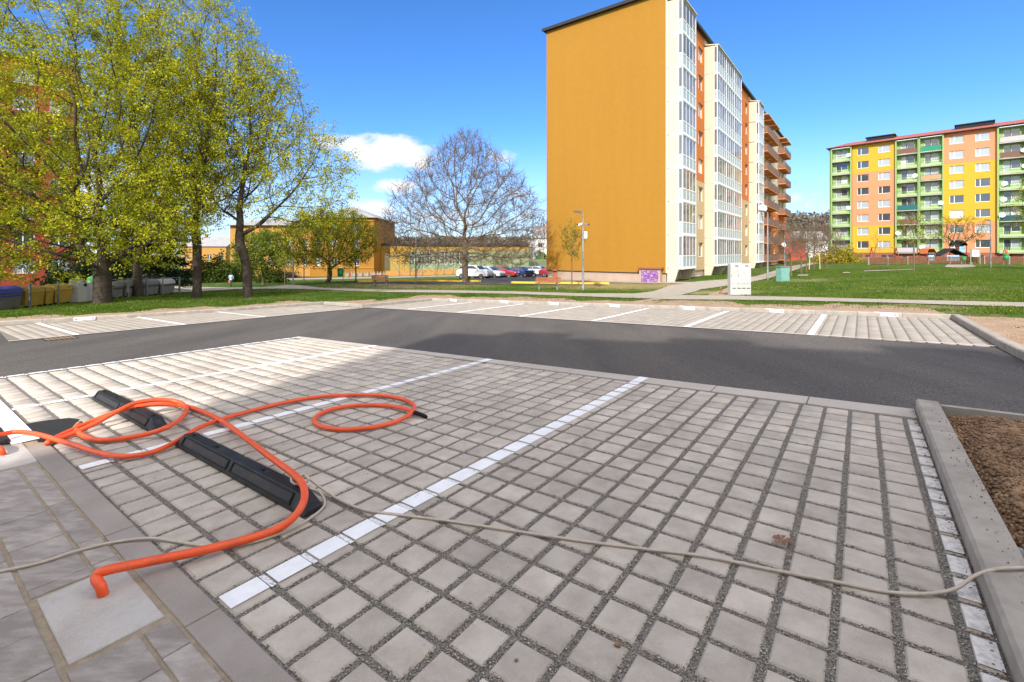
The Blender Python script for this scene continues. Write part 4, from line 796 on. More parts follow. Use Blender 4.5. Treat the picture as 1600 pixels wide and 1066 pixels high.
# ------------------------------------------------------------------ cars
M['tyre'] = pm('tyre', (.02, .02, .02), .8); M['rim'] = pm('alloy_rim', (.45, .46, .47), .3, metal=.7); M['cglass'] = glass('car_glass', (.02, .025, .03), 0, .05); M['lamp'] = pm('clear_lamp', (.75, .75, .75), .15); M['tail'] = pm('red_lamp', (.45, .01, .01), .25); M['plastic'] = pm('black_trim', (.02, .02, .022), .5)
def paint(n, c): m = pm(n, c, .25, spec=.6); m.node_tree.nodes['Principled BSDF'].inputs['Coat Weight'].default_value = .6; return m
def car(px, Y, rot, col, label, kind='suv', L_=4.3):
    hgt = {'suv': 1.62, 'hatch': 1.47, 'sedan': 1.44}[kind]; W2 = .89; t = thing('parked_car', label, 'car', at(px, Y), rot, 'cars parked on the far car park')
    X = L_/2
    prof = {'suv': [(-X, .35), (-X, .75), (-X+.08, 1.0), (-X+.95, 1.12), (X-.35, 1.12), (X-.05, .95), (X, .6), (X-.05, .3)],
            'hatch': [(-X, .32), (-X, .65), (-X+.1, .84), (-X+.95, .98), (X-.3, 1.02), (X-.05, .9), (X, .6), (X-.05, .3)],
            'sedan': [(-X, .32), (-X, .62), (-X+.12, .80), (-X+1.15, .95), (X-.95, 1.0), (X-.08, .92), (X, .6), (X-.05, .3)]}[kind]
    cab = {'suv': [(-X+.95, 1.10), (-X+1.65, hgt-.03), (-X+2.1, hgt), (X-.6, hgt-.02), (X-.2, 1.10)], 'hatch': [(-X+.85, .96), (-X+1.7, hgt-.04), (-X+2.2, hgt), (X-.75, hgt-.06), (X-.2, 1.0)], 'sedan': [(-X+1.05, .94), (-X+1.85, hgt-.03), (-X+2.3, hgt), (X-1.35, hgt-.03), (X-.7, .98)]}[kind]
    def loft(pr, secs):
        mb = MB(); n_ = len(pr); cx0 = sum(p[0] for p in pr)/n_; cz0 = min(p[1] for p in pr); vs = []
        for (y, sc_, zs) in secs: vs += [(cx0+(x-cx0)*sc_, y, cz0+(z-cz0)*zs) for x, z in pr]
        fs = [tuple(range(n_)), tuple(range(len(vs)-1, len(vs)-n_-1, -1))]
        for k in range(len(secs)-1): fs += [(k*n_+(i+1) % n_, k*n_+i, (k+1)*n_+i, (k+1)*n_+(i+1) % n_) for i in range(n_)]
        mb.add(vs, fs); return mb
    b = loft(prof, [(-W2, .955, .93), (-W2*.93, .99, .98), (0, 1, 1), (W2*.93, .99, .98), (W2, .955, .93)]).build('body', col, t); bv = b.modifiers.new('b', 'BEVEL'); bv.width = .035; bv.segments = 2; bv.limit_method = 'ANGLE'
    loft(cab, [(-W2*.9, .9, .1), (-W2*.74, .88, .93), (-W2*.6, .93, 1), (W2*.6, .93, 1), (W2*.74, .88, .93), (W2*.9, .9, .1)]).build('roof', col, t)
    # glazing set just proud of the cabin
    for sg in (-1, 1):
        mb = MB(); 
        def cp(x, f): 
            return (x, sg*(W2*.9+(W2*.74-W2*.9)*f+.014), cab[0][1]+(hgt-cab[0][1])*(.1+.83*f))
        xs = (cab[0][0]+.33, cab[1][0]+.32, cab[3][0]-.22, cab[4][0]-.26); xm = (xs[1]+xs[2])/2
        for (a0, a1, b0_, b1) in ((xs[0], xm-.03, xs[1], xm-.03), (xm+.03, xs[3], xm+.03, xs[2])):
            mb.quad(cp(a0, .12), cp(a1, .12), cp(b1, .9), cp(b0_, .9)) if sg < 0 else mb.quad(cp(a1, .12), cp(a0, .12), cp(b0_, .9), cp(b1, .9))
        mb.build('side_window', M['cglass'], t)
        for x in (-X+.82, X-.78):
            w_ = MB(); w_.M = Matrix.Translation((x, sg*(W2-.10), .32)) @ Matrix.Rotation(R(90)*-sg, 4, 'X'); w_.lathe([(.32, -.11), (.33, .09), (.30, .115)], 16); wh = w_.build('wheel', M['tyre'], t)
            w_ = MB(); w_.M = Matrix.Translation((x, sg*(W2-.10), .32)) @ Matrix.Rotation(R(90)*-sg, 4, 'X'); w_.lathe([(.21, .10), (.20, .122), (.06, .112)], 10); w_.build('rim', M['rim'], wh)
            w_ = MB(); w_.M = Matrix.Translation((x, sg*(W2-.06), .34)) @ Matrix.Rotation(R(90)*-sg, 4, 'X'); w_.lathe([(.385, -.02), (.385, .045)], 18); w_.build('wheel_arch', M['plastic'], t)
        mb = MB(); mb.cbox(-X-.0, -X+.14, sg*.56-.17, sg*.56+.17, .62, .76, .02); mb.build('headlight', M['lamp'], t)
        mb = MB(); mb.cbox(X-.13, X-.0, sg*.66-.13, sg*.66+.13, .72, .9, .02); mb.build('tail_light', M['tail'], t)
        mb = MB(); mb.cbox(-X+1.25, -X+1.4, sg*.98-.08, sg*.98+.08, cab[0][1]-.02, cab[0][1]+.12, .02); mb.build('mirror', col, t)
    def glassq(i, j, f0, f1, nm):
        (x0, z0), (x1, z1) = cab[i], cab[j]; o_ = -.02 if i == 0 else .02
        cx0 = sum(p[0] for p in cab)/5; x0 = cx0+(x0-cx0)*.93; x1 = cx0+(x1-cx0)*.93
        a = (x0+(x1-x0)*f0+o_*1.5, z0+(z1-z0)*f0+.012); b_ = (x0+(x1-x0)*f1+o_*1.5, z0+(z1-z0)*f1+.012); mb = MB()
        mb.quad((a[0], -.74, a[1]), (a[0], .74, a[1]), (b_[0], .62, b_[1]), (b_[0], -.62, b_[1])); mb.build(nm, M['cglass'], t)
    glassq(0, 1, .12, .92, 'windscreen'); glassq(4, 3, .15, .9, 'rear_window')
    mb = MB(); mb.cbox(-X-.015, -X+.05, -.45, .45, .36, .52, .01); mb.build('grille', M['plastic'], t); mb = MB(); mb.cbox(-X-.02, -X+.02, -.75, .75, .22, .34, .01); mb.build('bumper_trim', M['plastic'], t); mb = MB(); mb.cbox(X-.02, X+.02, -.75, .75, .22, .40, .01); mb.build('bumper_trim', M['plastic'], t)
    mb = MB(); mb.box(-X-.024, -X-.016, -.26, .26, .38, .48); mb.build('number_plate', M['white'], t)
    return t
cw = paint('white_car_paint', (.78, .78, .78)); cr_ = paint('red_car_paint', (.42, .02, .025)); cb = paint('blue_car_paint', (.02, .04, .16)); cs = paint('silver_car_paint', (.50, .52, .54)); cg = paint('grey_car_paint', (.2, .22, .24))
cang = R(180-25)
car(742, 57, cang, cw, 'white sport utility car nearest the leafless trunk', 'suv', 4.3); car(763, 60, cang, cw, 'white hatchback half behind the white utility car', 'hatch', 4.2); car(786, 62.5, cang, cr_, 'red hatchback parked between white and blue cars', 'hatch', 4.2)
car(808, 64, R(-25), cb, 'dark blue saloon showing its tail lights', 'sedan', 4.5); car(840, 71, cang, cs, 'silver estate car behind the motorcycle', 'hatch', 4.5); car(858, 76, cang, cg, 'grey car partly hidden behind the silver one', 'hatch', 4.2); car(868, 60, R(160), cr_, 'red car mostly hidden by the orange gable', 'hatch', 4)
t = thing('motorcycle', 'dark motorcycle parked beside the blue saloon', 'motorcycle', at(827.5, 60), R(150))
for x in (-.65, .65): mb = MB(); mb.M = Matrix.Translation((x, 0, .3)) @ Matrix.Rotation(R(90), 4, 'X'); mb.lathe([(.3, -.06), (.31, .06)], 14); wh = mb.build('wheel', M['tyre'], t); mb = MB(); mb.M = Matrix.Translation((x, 0, .3)) @ Matrix.Rotation(R(90), 4, 'X'); mb.lathe([(.16, -.065), (.16, .065)], 10); mb.build('rim', M['rim'], wh)
mb = MB(); mb.prism([(-.4, .35), (.35, .3), (.45, .6), (.75, .78), (.7, .88), (.1, .74), (-.15, .92), (-.45, .85)], -.13, .13); mb.build('frame', M['plastic'], t); mb = MB(); mb.tube([(-.65, 0, .3), (-.42, 0, .98)], .04, 6); mb.tube([(-.4, -.33, 1.02), (-.4, .33, 1.02)], .02, 5); mb.build('handlebar', M['dsteel'], t); mb = MB(); mb.cbox(.0, .7, -.12, .12, .78, .88, .03); mb.build('seat', M['rubber2'], t)
#==PART4==
# ------------------------------------------------------------------ buildings
M['orange'] = pm('orange_render', (.325, .158, .018), .9, (.311, .150, .017), .8, .4, .75, bump=.15, bscale=30, stretch=(0, 1.6, 1.6, .12), fine=.03, fscale=3)
M['orange2'] = pm('deep_orange_render', (.50, .15, .03), .9); M['cream'] = pm('cream_render', (.55, .48, .36), .9, (.52, .45, .33), .4); M['beige'] = pm('beige_render', (.50, .36, .19), .9)
M['plinth'] = pm('plinth_render', (.42, .31, .24), .9, (.37, .27, .21), 1.5, stretch=(0, 1, 1)); M['dark'] = pm('dark_void', (.02, .02, .022), .9); M['rooft'] = pm('roof_felt', (.03, .03, .035), .8)
M['frame'] = pm('white_frame', (.78, .78, .76), .5); M['frost'] = pm('frosted_panel', (.36, .42, .41), .35, (.31, .37, .37), 3); M['lgl'] = glass('loggia_glass', (.24, .25, .25), .42, .02)
M['gl1'] = glass('window_glass', (.05, .06, .07), 0, .04); M['gl2'] = pm('curtained_glass', (.42, .45, .46), .15, (.25, .28, .30), 6, spec=.8, stretch=(0, 3, 3)); M['gl3'] = pm('blind_glass', (.66, .66, .62), .2, spec=.7)
M['brownb'] = pm('brown_balcony', (.20, .10, .065), .7); M['slabc'] = pm('balcony_slab', (.40, .36, .32), .8); M['soffit'] = pm('orange_soffit', (.55, .22, .07), .8)
M['g_green'] = pm('light_green_render', (.27, .38, .15), .9); M['g_yel'] = pm('yellow_render', (.55, .32, .03), .9); M['g_pink'] = pm('salmon_render', (.60, .24, .12), .9); M['g_red'] = pm('red_sheet_roof', (.33, .10, .07), .6); M['brickp'] = pm('brown_brick_plinth', (.27, .10, .065), .9)
def wall_open(mb, x0, x1, z0, z1, ops, dep=.18, y=0., mi=0):
    xs = sorted({x0, x1, *[v for o_ in ops for v in o_[:2]]}); zs = sorted({z0, z1, *[v for o_ in ops for v in o_[2:4]]})
    for a, b in zip(xs, xs[1:]):
        for c, d in zip(zs, zs[1:]):
            mx_, mz_ = (a+b)/2, (c+d)/2
            if any(o_[0] < mx_ < o_[1] and o_[2] < mz_ < o_[3] for o_ in ops): continue
            mb.quad((a, y, c), (b, y, c), (b, y, d), (a, y, d), mi)
    for (a, b, c, d) in [o_[:4] for o_ in ops]:
        Y2 = y+dep
        mb.quad((a, y, c), (a, y, d), (a, Y2, d), (a, Y2, c), mi); mb.quad((b, y, d), (b, y, c), (b, Y2, c), (b, Y2, d), mi); mb.quad((a, y, d), (b, y, d), (b, Y2, d), (a, Y2, d), mi); mb.quad((b, y, c), (a, y, c), (a, Y2, c), (b, Y2, c), mi)
_wc = {}
def window(parent, xc, z0, w, hg, y=.12, split=.35, door=False, gl=None, loc=None):
    key = (round(w, 2), round(hg, 2), split)
    if key not in _wc:
        mb = MB(); f = .055
        mb.box(-w/2, w/2, 0, .06, 0, f); mb.box(-w/2, w/2, 0, .06, hg-f, hg); mb.box(-w/2, -w/2+f, 0, .06, f, hg-f); mb.box(w/2-f, w/2, 0, .06, f, hg-f)
        if split: xm = -w/2+w*split; mb.box(xm-.045, xm+.045, -.005, .055, f, hg-f)
        mb.box(-w/2-.04, w/2+.04, -.16, .0, -.04, -.005)
        pn = MB(); pn.quad((-w/2+f, .035, f), (w/2-f, .035, f), (w/2-f, .035, hg-f), (-w/2+f, .035, hg-f))
        _wc[key] = (mb.mesh('window', M['frame']), {g: pn.mesh('pane', M[g]) for g in ('gl1', 'gl2', 'gl3')})
    fm, pnm = _wc[key]; o_ = link('window', fm, parent); o_.location = (xc, y, z0)
    g = gl or random.choices(['gl1', 'gl2', 'gl3'], [.5, .42, .08])[0]; link('pane', pnm[g], o_); return o_
def dish(loc, rot, label, r=.42):
    t = thing('satellite_dish', label, 'dish', loc, rot, 'satellite dishes on the green block'); mb = MB(); mb.M = Matrix.Rotation(R(70), 4, 'X'); mb.lathe([(.02, -.06), (r*.6, -.03), (r, .04), (r*.97, .05), (r*.6, -.015), (.02, -.05)], 14); mb.build('reflector', M['white'], t, True); mb = MB(); mb.tube([(0, .05, 0), (0, .4, -.05)], .03, 5); mb.build('mount', M['dsteel'], t); return t
# --- orange panel block
RZ = math.atan2(.7965, .6046); ob = thing('apartment_block', 'tall orange apartment block with glazed white loggias and a blank orange gable', 'building', (12.65, 38.5, 0), RZ)
def s2w(s_, p, z): return Vector((12.65+.6046*s_+.7965*p, 38.5+.7965*s_-.6046*p, z))
TOP = 22.9; BOT = -.12; DEP = 11.7; LEN = 68.4; ST = 2.71; Z0 = .29
mb = MB(); mb.box(0, .3, 0.02, DEP, BOT, TOP); mb.build('gable_wall', M['orange'], ob)
M['seam'] = pm('render_joint', (.33, .155, .018), .9)
mb = MB(); mb.box(-.035, -.002, -.01, .11, BOT, TOP); mb.build('corner_trim', M['cream'], ob)
mb = MB(); mb.box(-.03, .0, 0, DEP, BOT-.06, BOT+.0); mb.build('drip_strip', M['rooft'], ob)
mb = MB(); mb.box(.06, LEN-.05, .1, DEP-.1, -3, BOT-.005); mb.build('plinth', M['plinth'], ob)
mb = MB(); mb.box(.3, LEN, DEP-.3, DEP, BOT, TOP); mb.box(LEN-.3, LEN, .02, DEP-.3, BOT, TOP); mb.build('rear_wall', M['orange'], ob)
mb = MB(); mb.box(.35, LEN-.35, .5, DEP-.35, BOT, TOP-.1); mb.build('interior', M['dark'], ob)
mb = MB(); mb.box(-.3, LEN+.3, -.35, DEP+.3, TOP, TOP+.16); mb.box(-.34, LEN+.34, -.39, -.35, TOP-.05, TOP+.22); mb.box(-.34, -.3, -.35, DEP+.34, TOP-.05, TOP+.22); mb.build('roof', M['rooft'], ob)
LOG = [(0, 1), (10.8, 3), (32.4, 1)]
def facade(x0, x1, z0, z1, cols, mat, k0, k1, log=()):
    mb = MB(); ops = []
    for xc in cols:
        for k in range(k0, k1):
            zb = Z0+k*ST
            if xc in log: ops.append((xc-1.2, xc+1.2, zb+.12, zb+2.25))
            else: ops.append((xc-.78, xc+.78, zb+.85, zb+2.25))
            o_ = ops[-1]; window(ob, xc, o_[2], o_[1]-o_[0], o_[3]-o_[2], .16, .4)
    wall_open(mb, x0, x1, z0, z1, ops, .24); mb.build('facade_wall', M[mat], ob)
zc = Z0+3*ST+.05
for (a, b, cols, lg) in ((0, 3.6, [1.8], True), (3.6, 10.8, [5.4, 9.6], False), (10.8, 21.6, [12.6, 16.2, 19.8], True), (21.6, 32.4, [23.4, 27, 30.9], False), (32.4, 36, [34.2], True)):
    if a == 3.6 or a == 21.6: facade(a, b, BOT, zc, cols, 'beige', 0, 3); facade(a, b, zc, TOP, cols, 'orange2', 3, 8)
    else: facade(a, b, BOT, TOP, cols, 'beige', 0, 8, cols)
facade(36, LEN, BOT, zc, [37.6, 41.4, 45, 48.6, 54.0, 59.4, 63, 66.8], 'orange2', 0, 3); facade(36, LEN, zc, TOP, [37.6, 41.4, 45, 48.6, 54.0, 59.4, 63, 66.8], 'cream', 3, 8)
PO, PI_ = 1.26, .90
def bay_mesh(first, last, w):
    f = MB(); gl = MB(); fr = MB(); t_ = .05; n_ = 4; hz = ST; mid = 1.0
    f.box(0, w, -PO-.03, -.01, -.07, .055); f.box(0, w, -PO-.0, -PO+.045, .06, .13); f.box(0, w, -PO-.01, -PO+.045, mid-.035, mid+.045); f.box(0, w, -PO, -PO+.045, hz-.14, hz-.07)
    for i in range(n_+1): x = i*w/n_; wd = .055 if i in (0, n_) else .024; f.box(max(0, x-wd), min(w, x+wd), -PO-.004, -PO+.05, .13, mid-.03)
    for x in (0, w): f.box(max(0, x-.065), min(w, x+.065), -PO-.004, -PO+.05, mid+.035, hz-.14)
    for i in range(1, n_): x = i*w/n_; gl_x = x; f.box(x-.010, x+.010, -PO+.005, -PO+.035, mid+.035, hz-.14)
    if first:
        f.box(0, .05, -PO, -PI_, .06, .13); f.box(0, .05, -PO, -PI_, mid-.03, mid+.035); f.box(0, .05, -PO, -PI_, hz-.14, hz-.07); f.box(0, .05, -PI_-.045, -PI_, .13, hz-.14); f.box(-.004, .05, -PO, -PO+.07, .06, hz-.07)
        gl.quad((.02, -PI_-.04, mid+.03), (.02, -PO+.05, mid+.03), (.02, -PO+.05, hz-.14), (.02, -PI_-.04, hz-.14)); fr.box(.012, .03, -PO+.05, -PI_-.045, .13, mid-.03)
    gl.quad((.05, -PO+.02, mid+.03), (w-.05, -PO+.02, mid+.03), (w-.05, -PO+.02, hz-.14), (.05, -PO+.02, hz-.14))
    fr.box(.03, w-.03, -PO+.012, -PO+.03, .13, mid-.03)
    return f.mesh('loggia', M['frame']), gl.mesh('glass_pane', M['lgl']), fr.mesh('railing_panel', M['frost'])
BM = {True: bay_mesh(True, False, 3.6), False: bay_mesh(False, False, 3.6)}
M['curt'] = pm('curtain', (.60, .56, .50), .9, (.45, .42, .38), 8, stretch=(0, 6, 1))
for (s0, nb) in LOG:
    for i in range(nb+1):
        x = s0+i*3.6; mb = MB(); po = PI_ if i == 0 else PO-.06; d0 = .2 if i == 0 else .12
        mb.prism([(-.01, -2.6), (-.42, -2.6 if False else -1.35), (-po, Z0-.1), (-po, Z0+8*ST-.02), (-.01, Z0+8*ST+.05)], x, x+d0, axis='x') if i < nb else mb.prism([(-.01, -2.6), (-.42, -1.35), (-po, Z0-.1), (-po, Z0+8*ST-.02), (-.01, Z0+8*ST+.05)], x-.12, x, axis='x')
        mb.build('side_wall', M['cream'], ob)
    for i in range(nb):
        for k in range(8):
            fm, gm, rm = BM[i == 0]; o_ = link('loggia', fm, ob); o_.location = (s0+i*3.6, 0, Z0+k*ST); link('glass_pane', gm, o_); link('railing_panel', rm, o_)
            if random.random() < .65:
                a = .2+random.random()*1.2; b = a+.8+random.random()*1.8; c_ = MB(); nn_ = 14; 
                for j in range(nn_): c_.quad((a+(b-a)*j/nn_, -PO+.10+.03*(j % 2), .12), (a+(b-a)*(j+1)/nn_, -PO+.10+.03*((j+1) % 2), .12), (a+(b-a)*(j+1)/nn_, -PO+.10+.03*((j+1) % 2), ST-.16), (a+(b-a)*j/nn_, -PO+.10+.03*(j % 2), ST-.16))
                if k > 2 or random.random() < .4: c_.build('curtain', M['curt'], o_)
    mb = MB(); a, b = s0-.02, s0+nb*3.6+.02; zt = Z0+8*ST-.06; mb.add([(a, -PO-.12, zt), (b, -PO-.12, zt), (b, 0, zt+.30), (a, 0, zt+.30), (a, -PO-.12, zt+.10), (b, -PO-.12, zt+.10), (b, 0, zt+.40), (a, 0, zt+.40)], [(0, 3, 2, 1), (4, 5, 6, 7), (0, 1, 5, 4), (1, 2, 6, 5), (2, 3, 7, 6), (3, 0, 4, 7)]); mb.build('loggia_roof', M['cream'], ob)
# brown balconies on the far part
def balc_mesh(w):
    f = MB(); f.box(0, w, -1.2, 0, -.1, .04, 1)
    r_ = MB(); r_.box(.02, w-.02, -1.19, -1.165, .1, .98); r_.box(.02, .045, -1.19, -.02, .1, .98); r_.box(w-.045, w-.02, -1.19, -.02, .1, .98)
    ra = MB(); 
    for i in range(5): x = .02+i*(w-.04)/4; ra.box(x-.02, x+.02, -1.215, -1.19, -.05, 1.06)
    ra.box(0, w, -1.215, -1.185, 1.02, 1.07); return f.mesh('balcony', [M['slabc'], M['soffit']]), r_.mesh('parapet_panel', M['brownb']), ra.mesh('railing', M['dsteel'])
bm = balc_mesh(3.5)
for x in (39.6, 43.3, 47.0, 57.6, 61.4):
    for k in range(8):
        o_ = link('balcony', bm[0], ob); o_.location = (x, 0, Z0+k*ST); link('parapet_panel', bm[1], o_); link('railing', bm[2], o_)
    mb = MB(); mb.box(x, x+3.5, -1.3, 0, Z0+8*ST-.1, Z0+8*ST+.05); mb.build('balcony_roof', M['soffit'], ob)
for x in (.9, 6.0, 9.2, 13, 16.5, 24, 27.5, 31, 34, 38, 42, 46, 50, 54): window(ob, x, -1.25, 1.0, .6, .07, .5, gl='gl1')
# gable annex with painted door
ax = thing('meter_annex', 'low brick annex with a purple and blue spray-painted double door at the orange gable', 'annex', (12.65, 38.5, 0), RZ); y0_, y1_ = .42, 2.2; base_z = g1(12.65-.7965*2.5, 38.5+.6046*2.5)
mb = MB(); mb.box(-.45, -.01, y0_, y1_, base_z-.3, .22); mb.build('walls', M['plinth'], ax); mb = MB(); mb.box(-.62, .0, y0_-.15, y1_+.15, .222, .34); mb.build('roof', M['brickp'], ax)
def graffiti():
    m = bpy.data.materials.new('graffiti_door'); m.use_nodes = True; n = m.node_tree.nodes; l = m.node_tree.links; b = n['Principled BSDF']; g = n.new('ShaderNodeNewGeometry'); sp = n.new('ShaderNodeSeparateXYZ'); l.new(g.outputs['Position'], sp.inputs[0])
    nz = n.new('ShaderNodeTexNoise'); nz.inputs['Scale'].default_value = 2.6; nz.inputs['Detail'].default_value = 2; nz.inputs['Distortion'].default_value = 2; l.new(g.outputs['Position'], nz.inputs[0])
    cr2 = n.new('ShaderNodeValToRGB'); e = cr2.color_ramp.elements; cr2.color_ramp.interpolation = 'CONSTANT'; e[0].color = (.42, .42, .41, 1); e[1].position = .40; e[1].color = (.22, .07, .24, 1)
    for p_, c_ in ((.52, (.12, .04, .25, 1)), (.57, (.36, .14, .31, 1)), (.64, (.10, .38, .46, 1))): x = e.new(p_); x.color = c_
    l.new(nz.outputs[0], cr2.inputs[0]); l.new(cr2.outputs[0], b.inputs['Base Color']); return m
M['graf'] = graffiti()
for k in range(2): mb = MB(); a = y0_+.16+k*.73; mb.cbox(-.48, -.452, a, a+.71, base_z+.05, .08, .003); mb.build('door', M['graf'], ax)
t_ = mb
# --- colourful block on the right
gb = thing('apartment_block', 'long apartment block in green, yellow and salmon stripes with a red roof', 'building', (67.9, 101, 0), -R(45)); ZB = 1.55; TS = 2.74; GT = ZB+8*TS+.25
def gfac(x0, x1, segs, cols, w=1.9):
    for (z0, z1, mat) in segs:
        ops = []
        for xc in cols:
            for k in range(8):
                a = ZB+k*TS+.92; 
                if z0 <= a+.7 < z1: ops.append((xc-w/2, xc+w/2, a, a+1.42)); window(gb, xc, a, w, 1.42, .12, .33)
        mb = MB(); wall_open(mb, x0, x1, z0, z1, ops, .2); mb.build('facade_wall', M[mat], gb)
zz = lambda k: ZB+k*TS
gfac(4.0, 11, [(ZB, zz(2), 'g_yel'), (zz(2), zz(6), 'g_pink'), (zz(6), GT, 'g_yel')], [5.8, 9.25]); gfac(18, 25, [(ZB, zz(2), 'g_pink'), (zz(2), zz(6), 'g_yel'), (zz(6), GT, 'g_pink')], [19.8, 23.2]); gfac(32, 39, [(ZB, zz(3), 'g_yel'), (zz(3), GT, 'g_pink')], [33.8, 37.2])
M['rail_c'] = {}
rc = {'g': M['g_green'], 'b': pm('brown_panel', (.16, .08, .05), .6), 't': pm('teal_panel', (.01, .12, .12), .5), 'e': pm('emerald_panel', (.02, .22, .12), .5), 'w': pm('greying_panel', (.42, .38, .38), .7), 'o': pm('ochre_panel', (.42, .26, .13), .6), 'k': pm('dark_green_panel', (.015, .07, .07), .5), 'x': pm('greenish_panel', (.36, .50, .22), .4)}
cols = [(.65, 3.6, 'xxxxxxxx', 1), (11.35, 14.25, 'wxbtxxxb', 1), (14.85, 17.75, 'xxxxxoxe', 1), (25.35, 28.3, 'xxkxxxbw', 1), (28.8, 31.7, 'xxbxwxxe', 1), (39.3, 42.2, 'xxxxoxxx', 1)]
for (a, b, code, _) in cols:
    mb = MB(); ops = []; w = b-a
    for k in range(8):
        zf = ZB+k*TS+.05; ops += [(a+.45, a+1.30, zf+.15, zf+2.35), (a+1.30, a+2.45, zf+.92, zf+2.35)]
        # door and window share one opening
        window(gb, a+.875, zf+.15, .85, 2.2, .65, 0); window(gb, a+1.9, zf+.92, 1.1, 1.43, .65, 0)
    wall_open(mb, a-.35, b+.35, ZB, GT, ops, .15, .5); mb.build('facade_wall', M['g_green'], gb)
    for x in (a-.35, b+.12): mb = MB(); mb.box(x+.002, x+.228, -.55, .498, ZB, GT); mb.build('pillar', M['g_green'], gb)
    if a > 1: pass
    for k in range(8):
        zf = ZB+k*TS; mb = MB(); mb.box(a-.1, b+.1, -.62, .49, zf-.13, zf+.02); o_ = mb.build('balcony', M['slabc'], gb)
        mb = MB(); ch = code[k]; mb.box(a, b, -.60, -.575, zf+.10, zf+(.98 if ch != 'x' else .93))
        if ch == 'x':
            mb = MB(); n_ = 14
            for i in range(n_+1): x = a+(b-a)*i/n_; mb.box(x-.022, x+.022, -.60, -.58, zf+.02, zf+.98)
            mb.box(a, b, -.595, -.585, zf+.12, zf+.45)
        mb.build('railing_panel', rc[ch], o_); mb = MB(); mb.box(a-.02, b+.02, -.615, -.57, zf+.98, zf+1.03); mb.box(a-.02, a+.02, -.61, .48, zf+.98, zf+1.03); mb.box(b-.02, b+.02, -.61, .48, zf+.98, zf+1.03); mb.build('handrail', M['dsteel'], o_)
    mb = MB(); mb.box(a-.1, b+.1, -.7, .49, GT-.32, GT-.22); mb.build('canopy', M['white'], gb)
mb = MB(); mb.box(0, .3, .0, 11, ZB-3, GT); mb.build('end_wall', M['g_green'], gb); mb = MB(); mb.box(45.7, 46, 0, 11, ZB-3, GT); mb.box(.3, 45.7, 10.7, 11, ZB-3, GT); mb.build('rear_wall', M['g_yel'], gb)
mb = MB(); mb.box(.4, 45.6, .9, 10.6, ZB-1, GT-.1); mb.build('interior', M['dark'], gb)
mb = MB(); mb.box(0.05, 45.9, .08, .6, ZB-3, ZB-.002); mb.build('plinth', M['brickp'], gb)
for x in (5.2, 6.6, 9.2, 10.3, 12.5, 15.8, 19.5, 23, 26.5, 30): mb = MB(); mb.box(x-.4, x+.4, .05, .1, ZB-.85, ZB-.4); mb.build('cellar_window', M['gl1'], gb)
mb = MB(); mb.add([(-.5, -.85, GT), (46.4, -.85, GT), (46.4, 11.6, GT), (-.5, 11.6, GT), (2.5, 5.2, GT+1.75), (44.5, 5.2, GT+1.75)], [(0, 1, 5, 4), (1, 2, 5), (2, 3, 4, 5), (3, 0, 4), (3, 2, 1, 0)]); mb.build('roof', M['g_red'], gb)
for (a, b) in ((6.0, 10.5), (19.6, 24.6)): mb = MB(); mb.box(a, b, 2.8, 6.8, GT+.3, GT+1.75); mb.box(a-.2, b+.2, 2.6, 7.0, GT+1.75, GT+1.92); mb.build('roof_hatch', M['dark'], gb)
mb = MB(); mb.tube([(11.05, -.06, ZB-.9), (11.05, -.06, GT)], .06, 6); mb.build('downpipe', M['brickp'], gb); mb = MB(); mb.box(-.5, 46.4, -.95, -.85, GT-.05, GT+.03); mb.build('gutter', M['rooft'], gb)
def gw(x, y, z): a = .70711; return Vector((67.9+a*x+a*y, 101-a*x+a*y, z))
for (x, k, lb) in ((3.5, 7, 'top of the leftmost balcony column'), (3.5, 3, 'leftmost balcony column, fourth floor'), (14.0, 5, 'second balcony column, sixth floor'), (11.5, 1, 'second balcony column, second floor'), (17.7, 3, 'third balcony column, fourth floor'), (15.0, 0, 'third balcony column, ground floor'), (28.2, 6, 'rightmost visible balconies, seventh floor'), (28.3, 5, 'rightmost visible balconies, sixth floor'), (25.9, 4, 'right balcony column, fifth floor'), (25.8, 3, 'right balcony column, fourth floor'), (25.6, 2, 'right balcony column, third floor'), (28.6, 1, 'rightmost visible balconies, second floor')):
    dish(gw(x, -.85, ZB+k*TS+1.05), -R(45)+random.uniform(-.4, .4), 'round white satellite dish, '+lb, .42)
for (s_, z, r_, lb) in ((33.3, 7.6, .5, 'large pale satellite dish beside the last glazed loggia column'), (52.5, 2.9, .38, 'small satellite dish low on the far end of the orange block')):
    d = dish(s2w(s_, 1.6, z), RZ-R(90)*0-R(60), lb, r_)
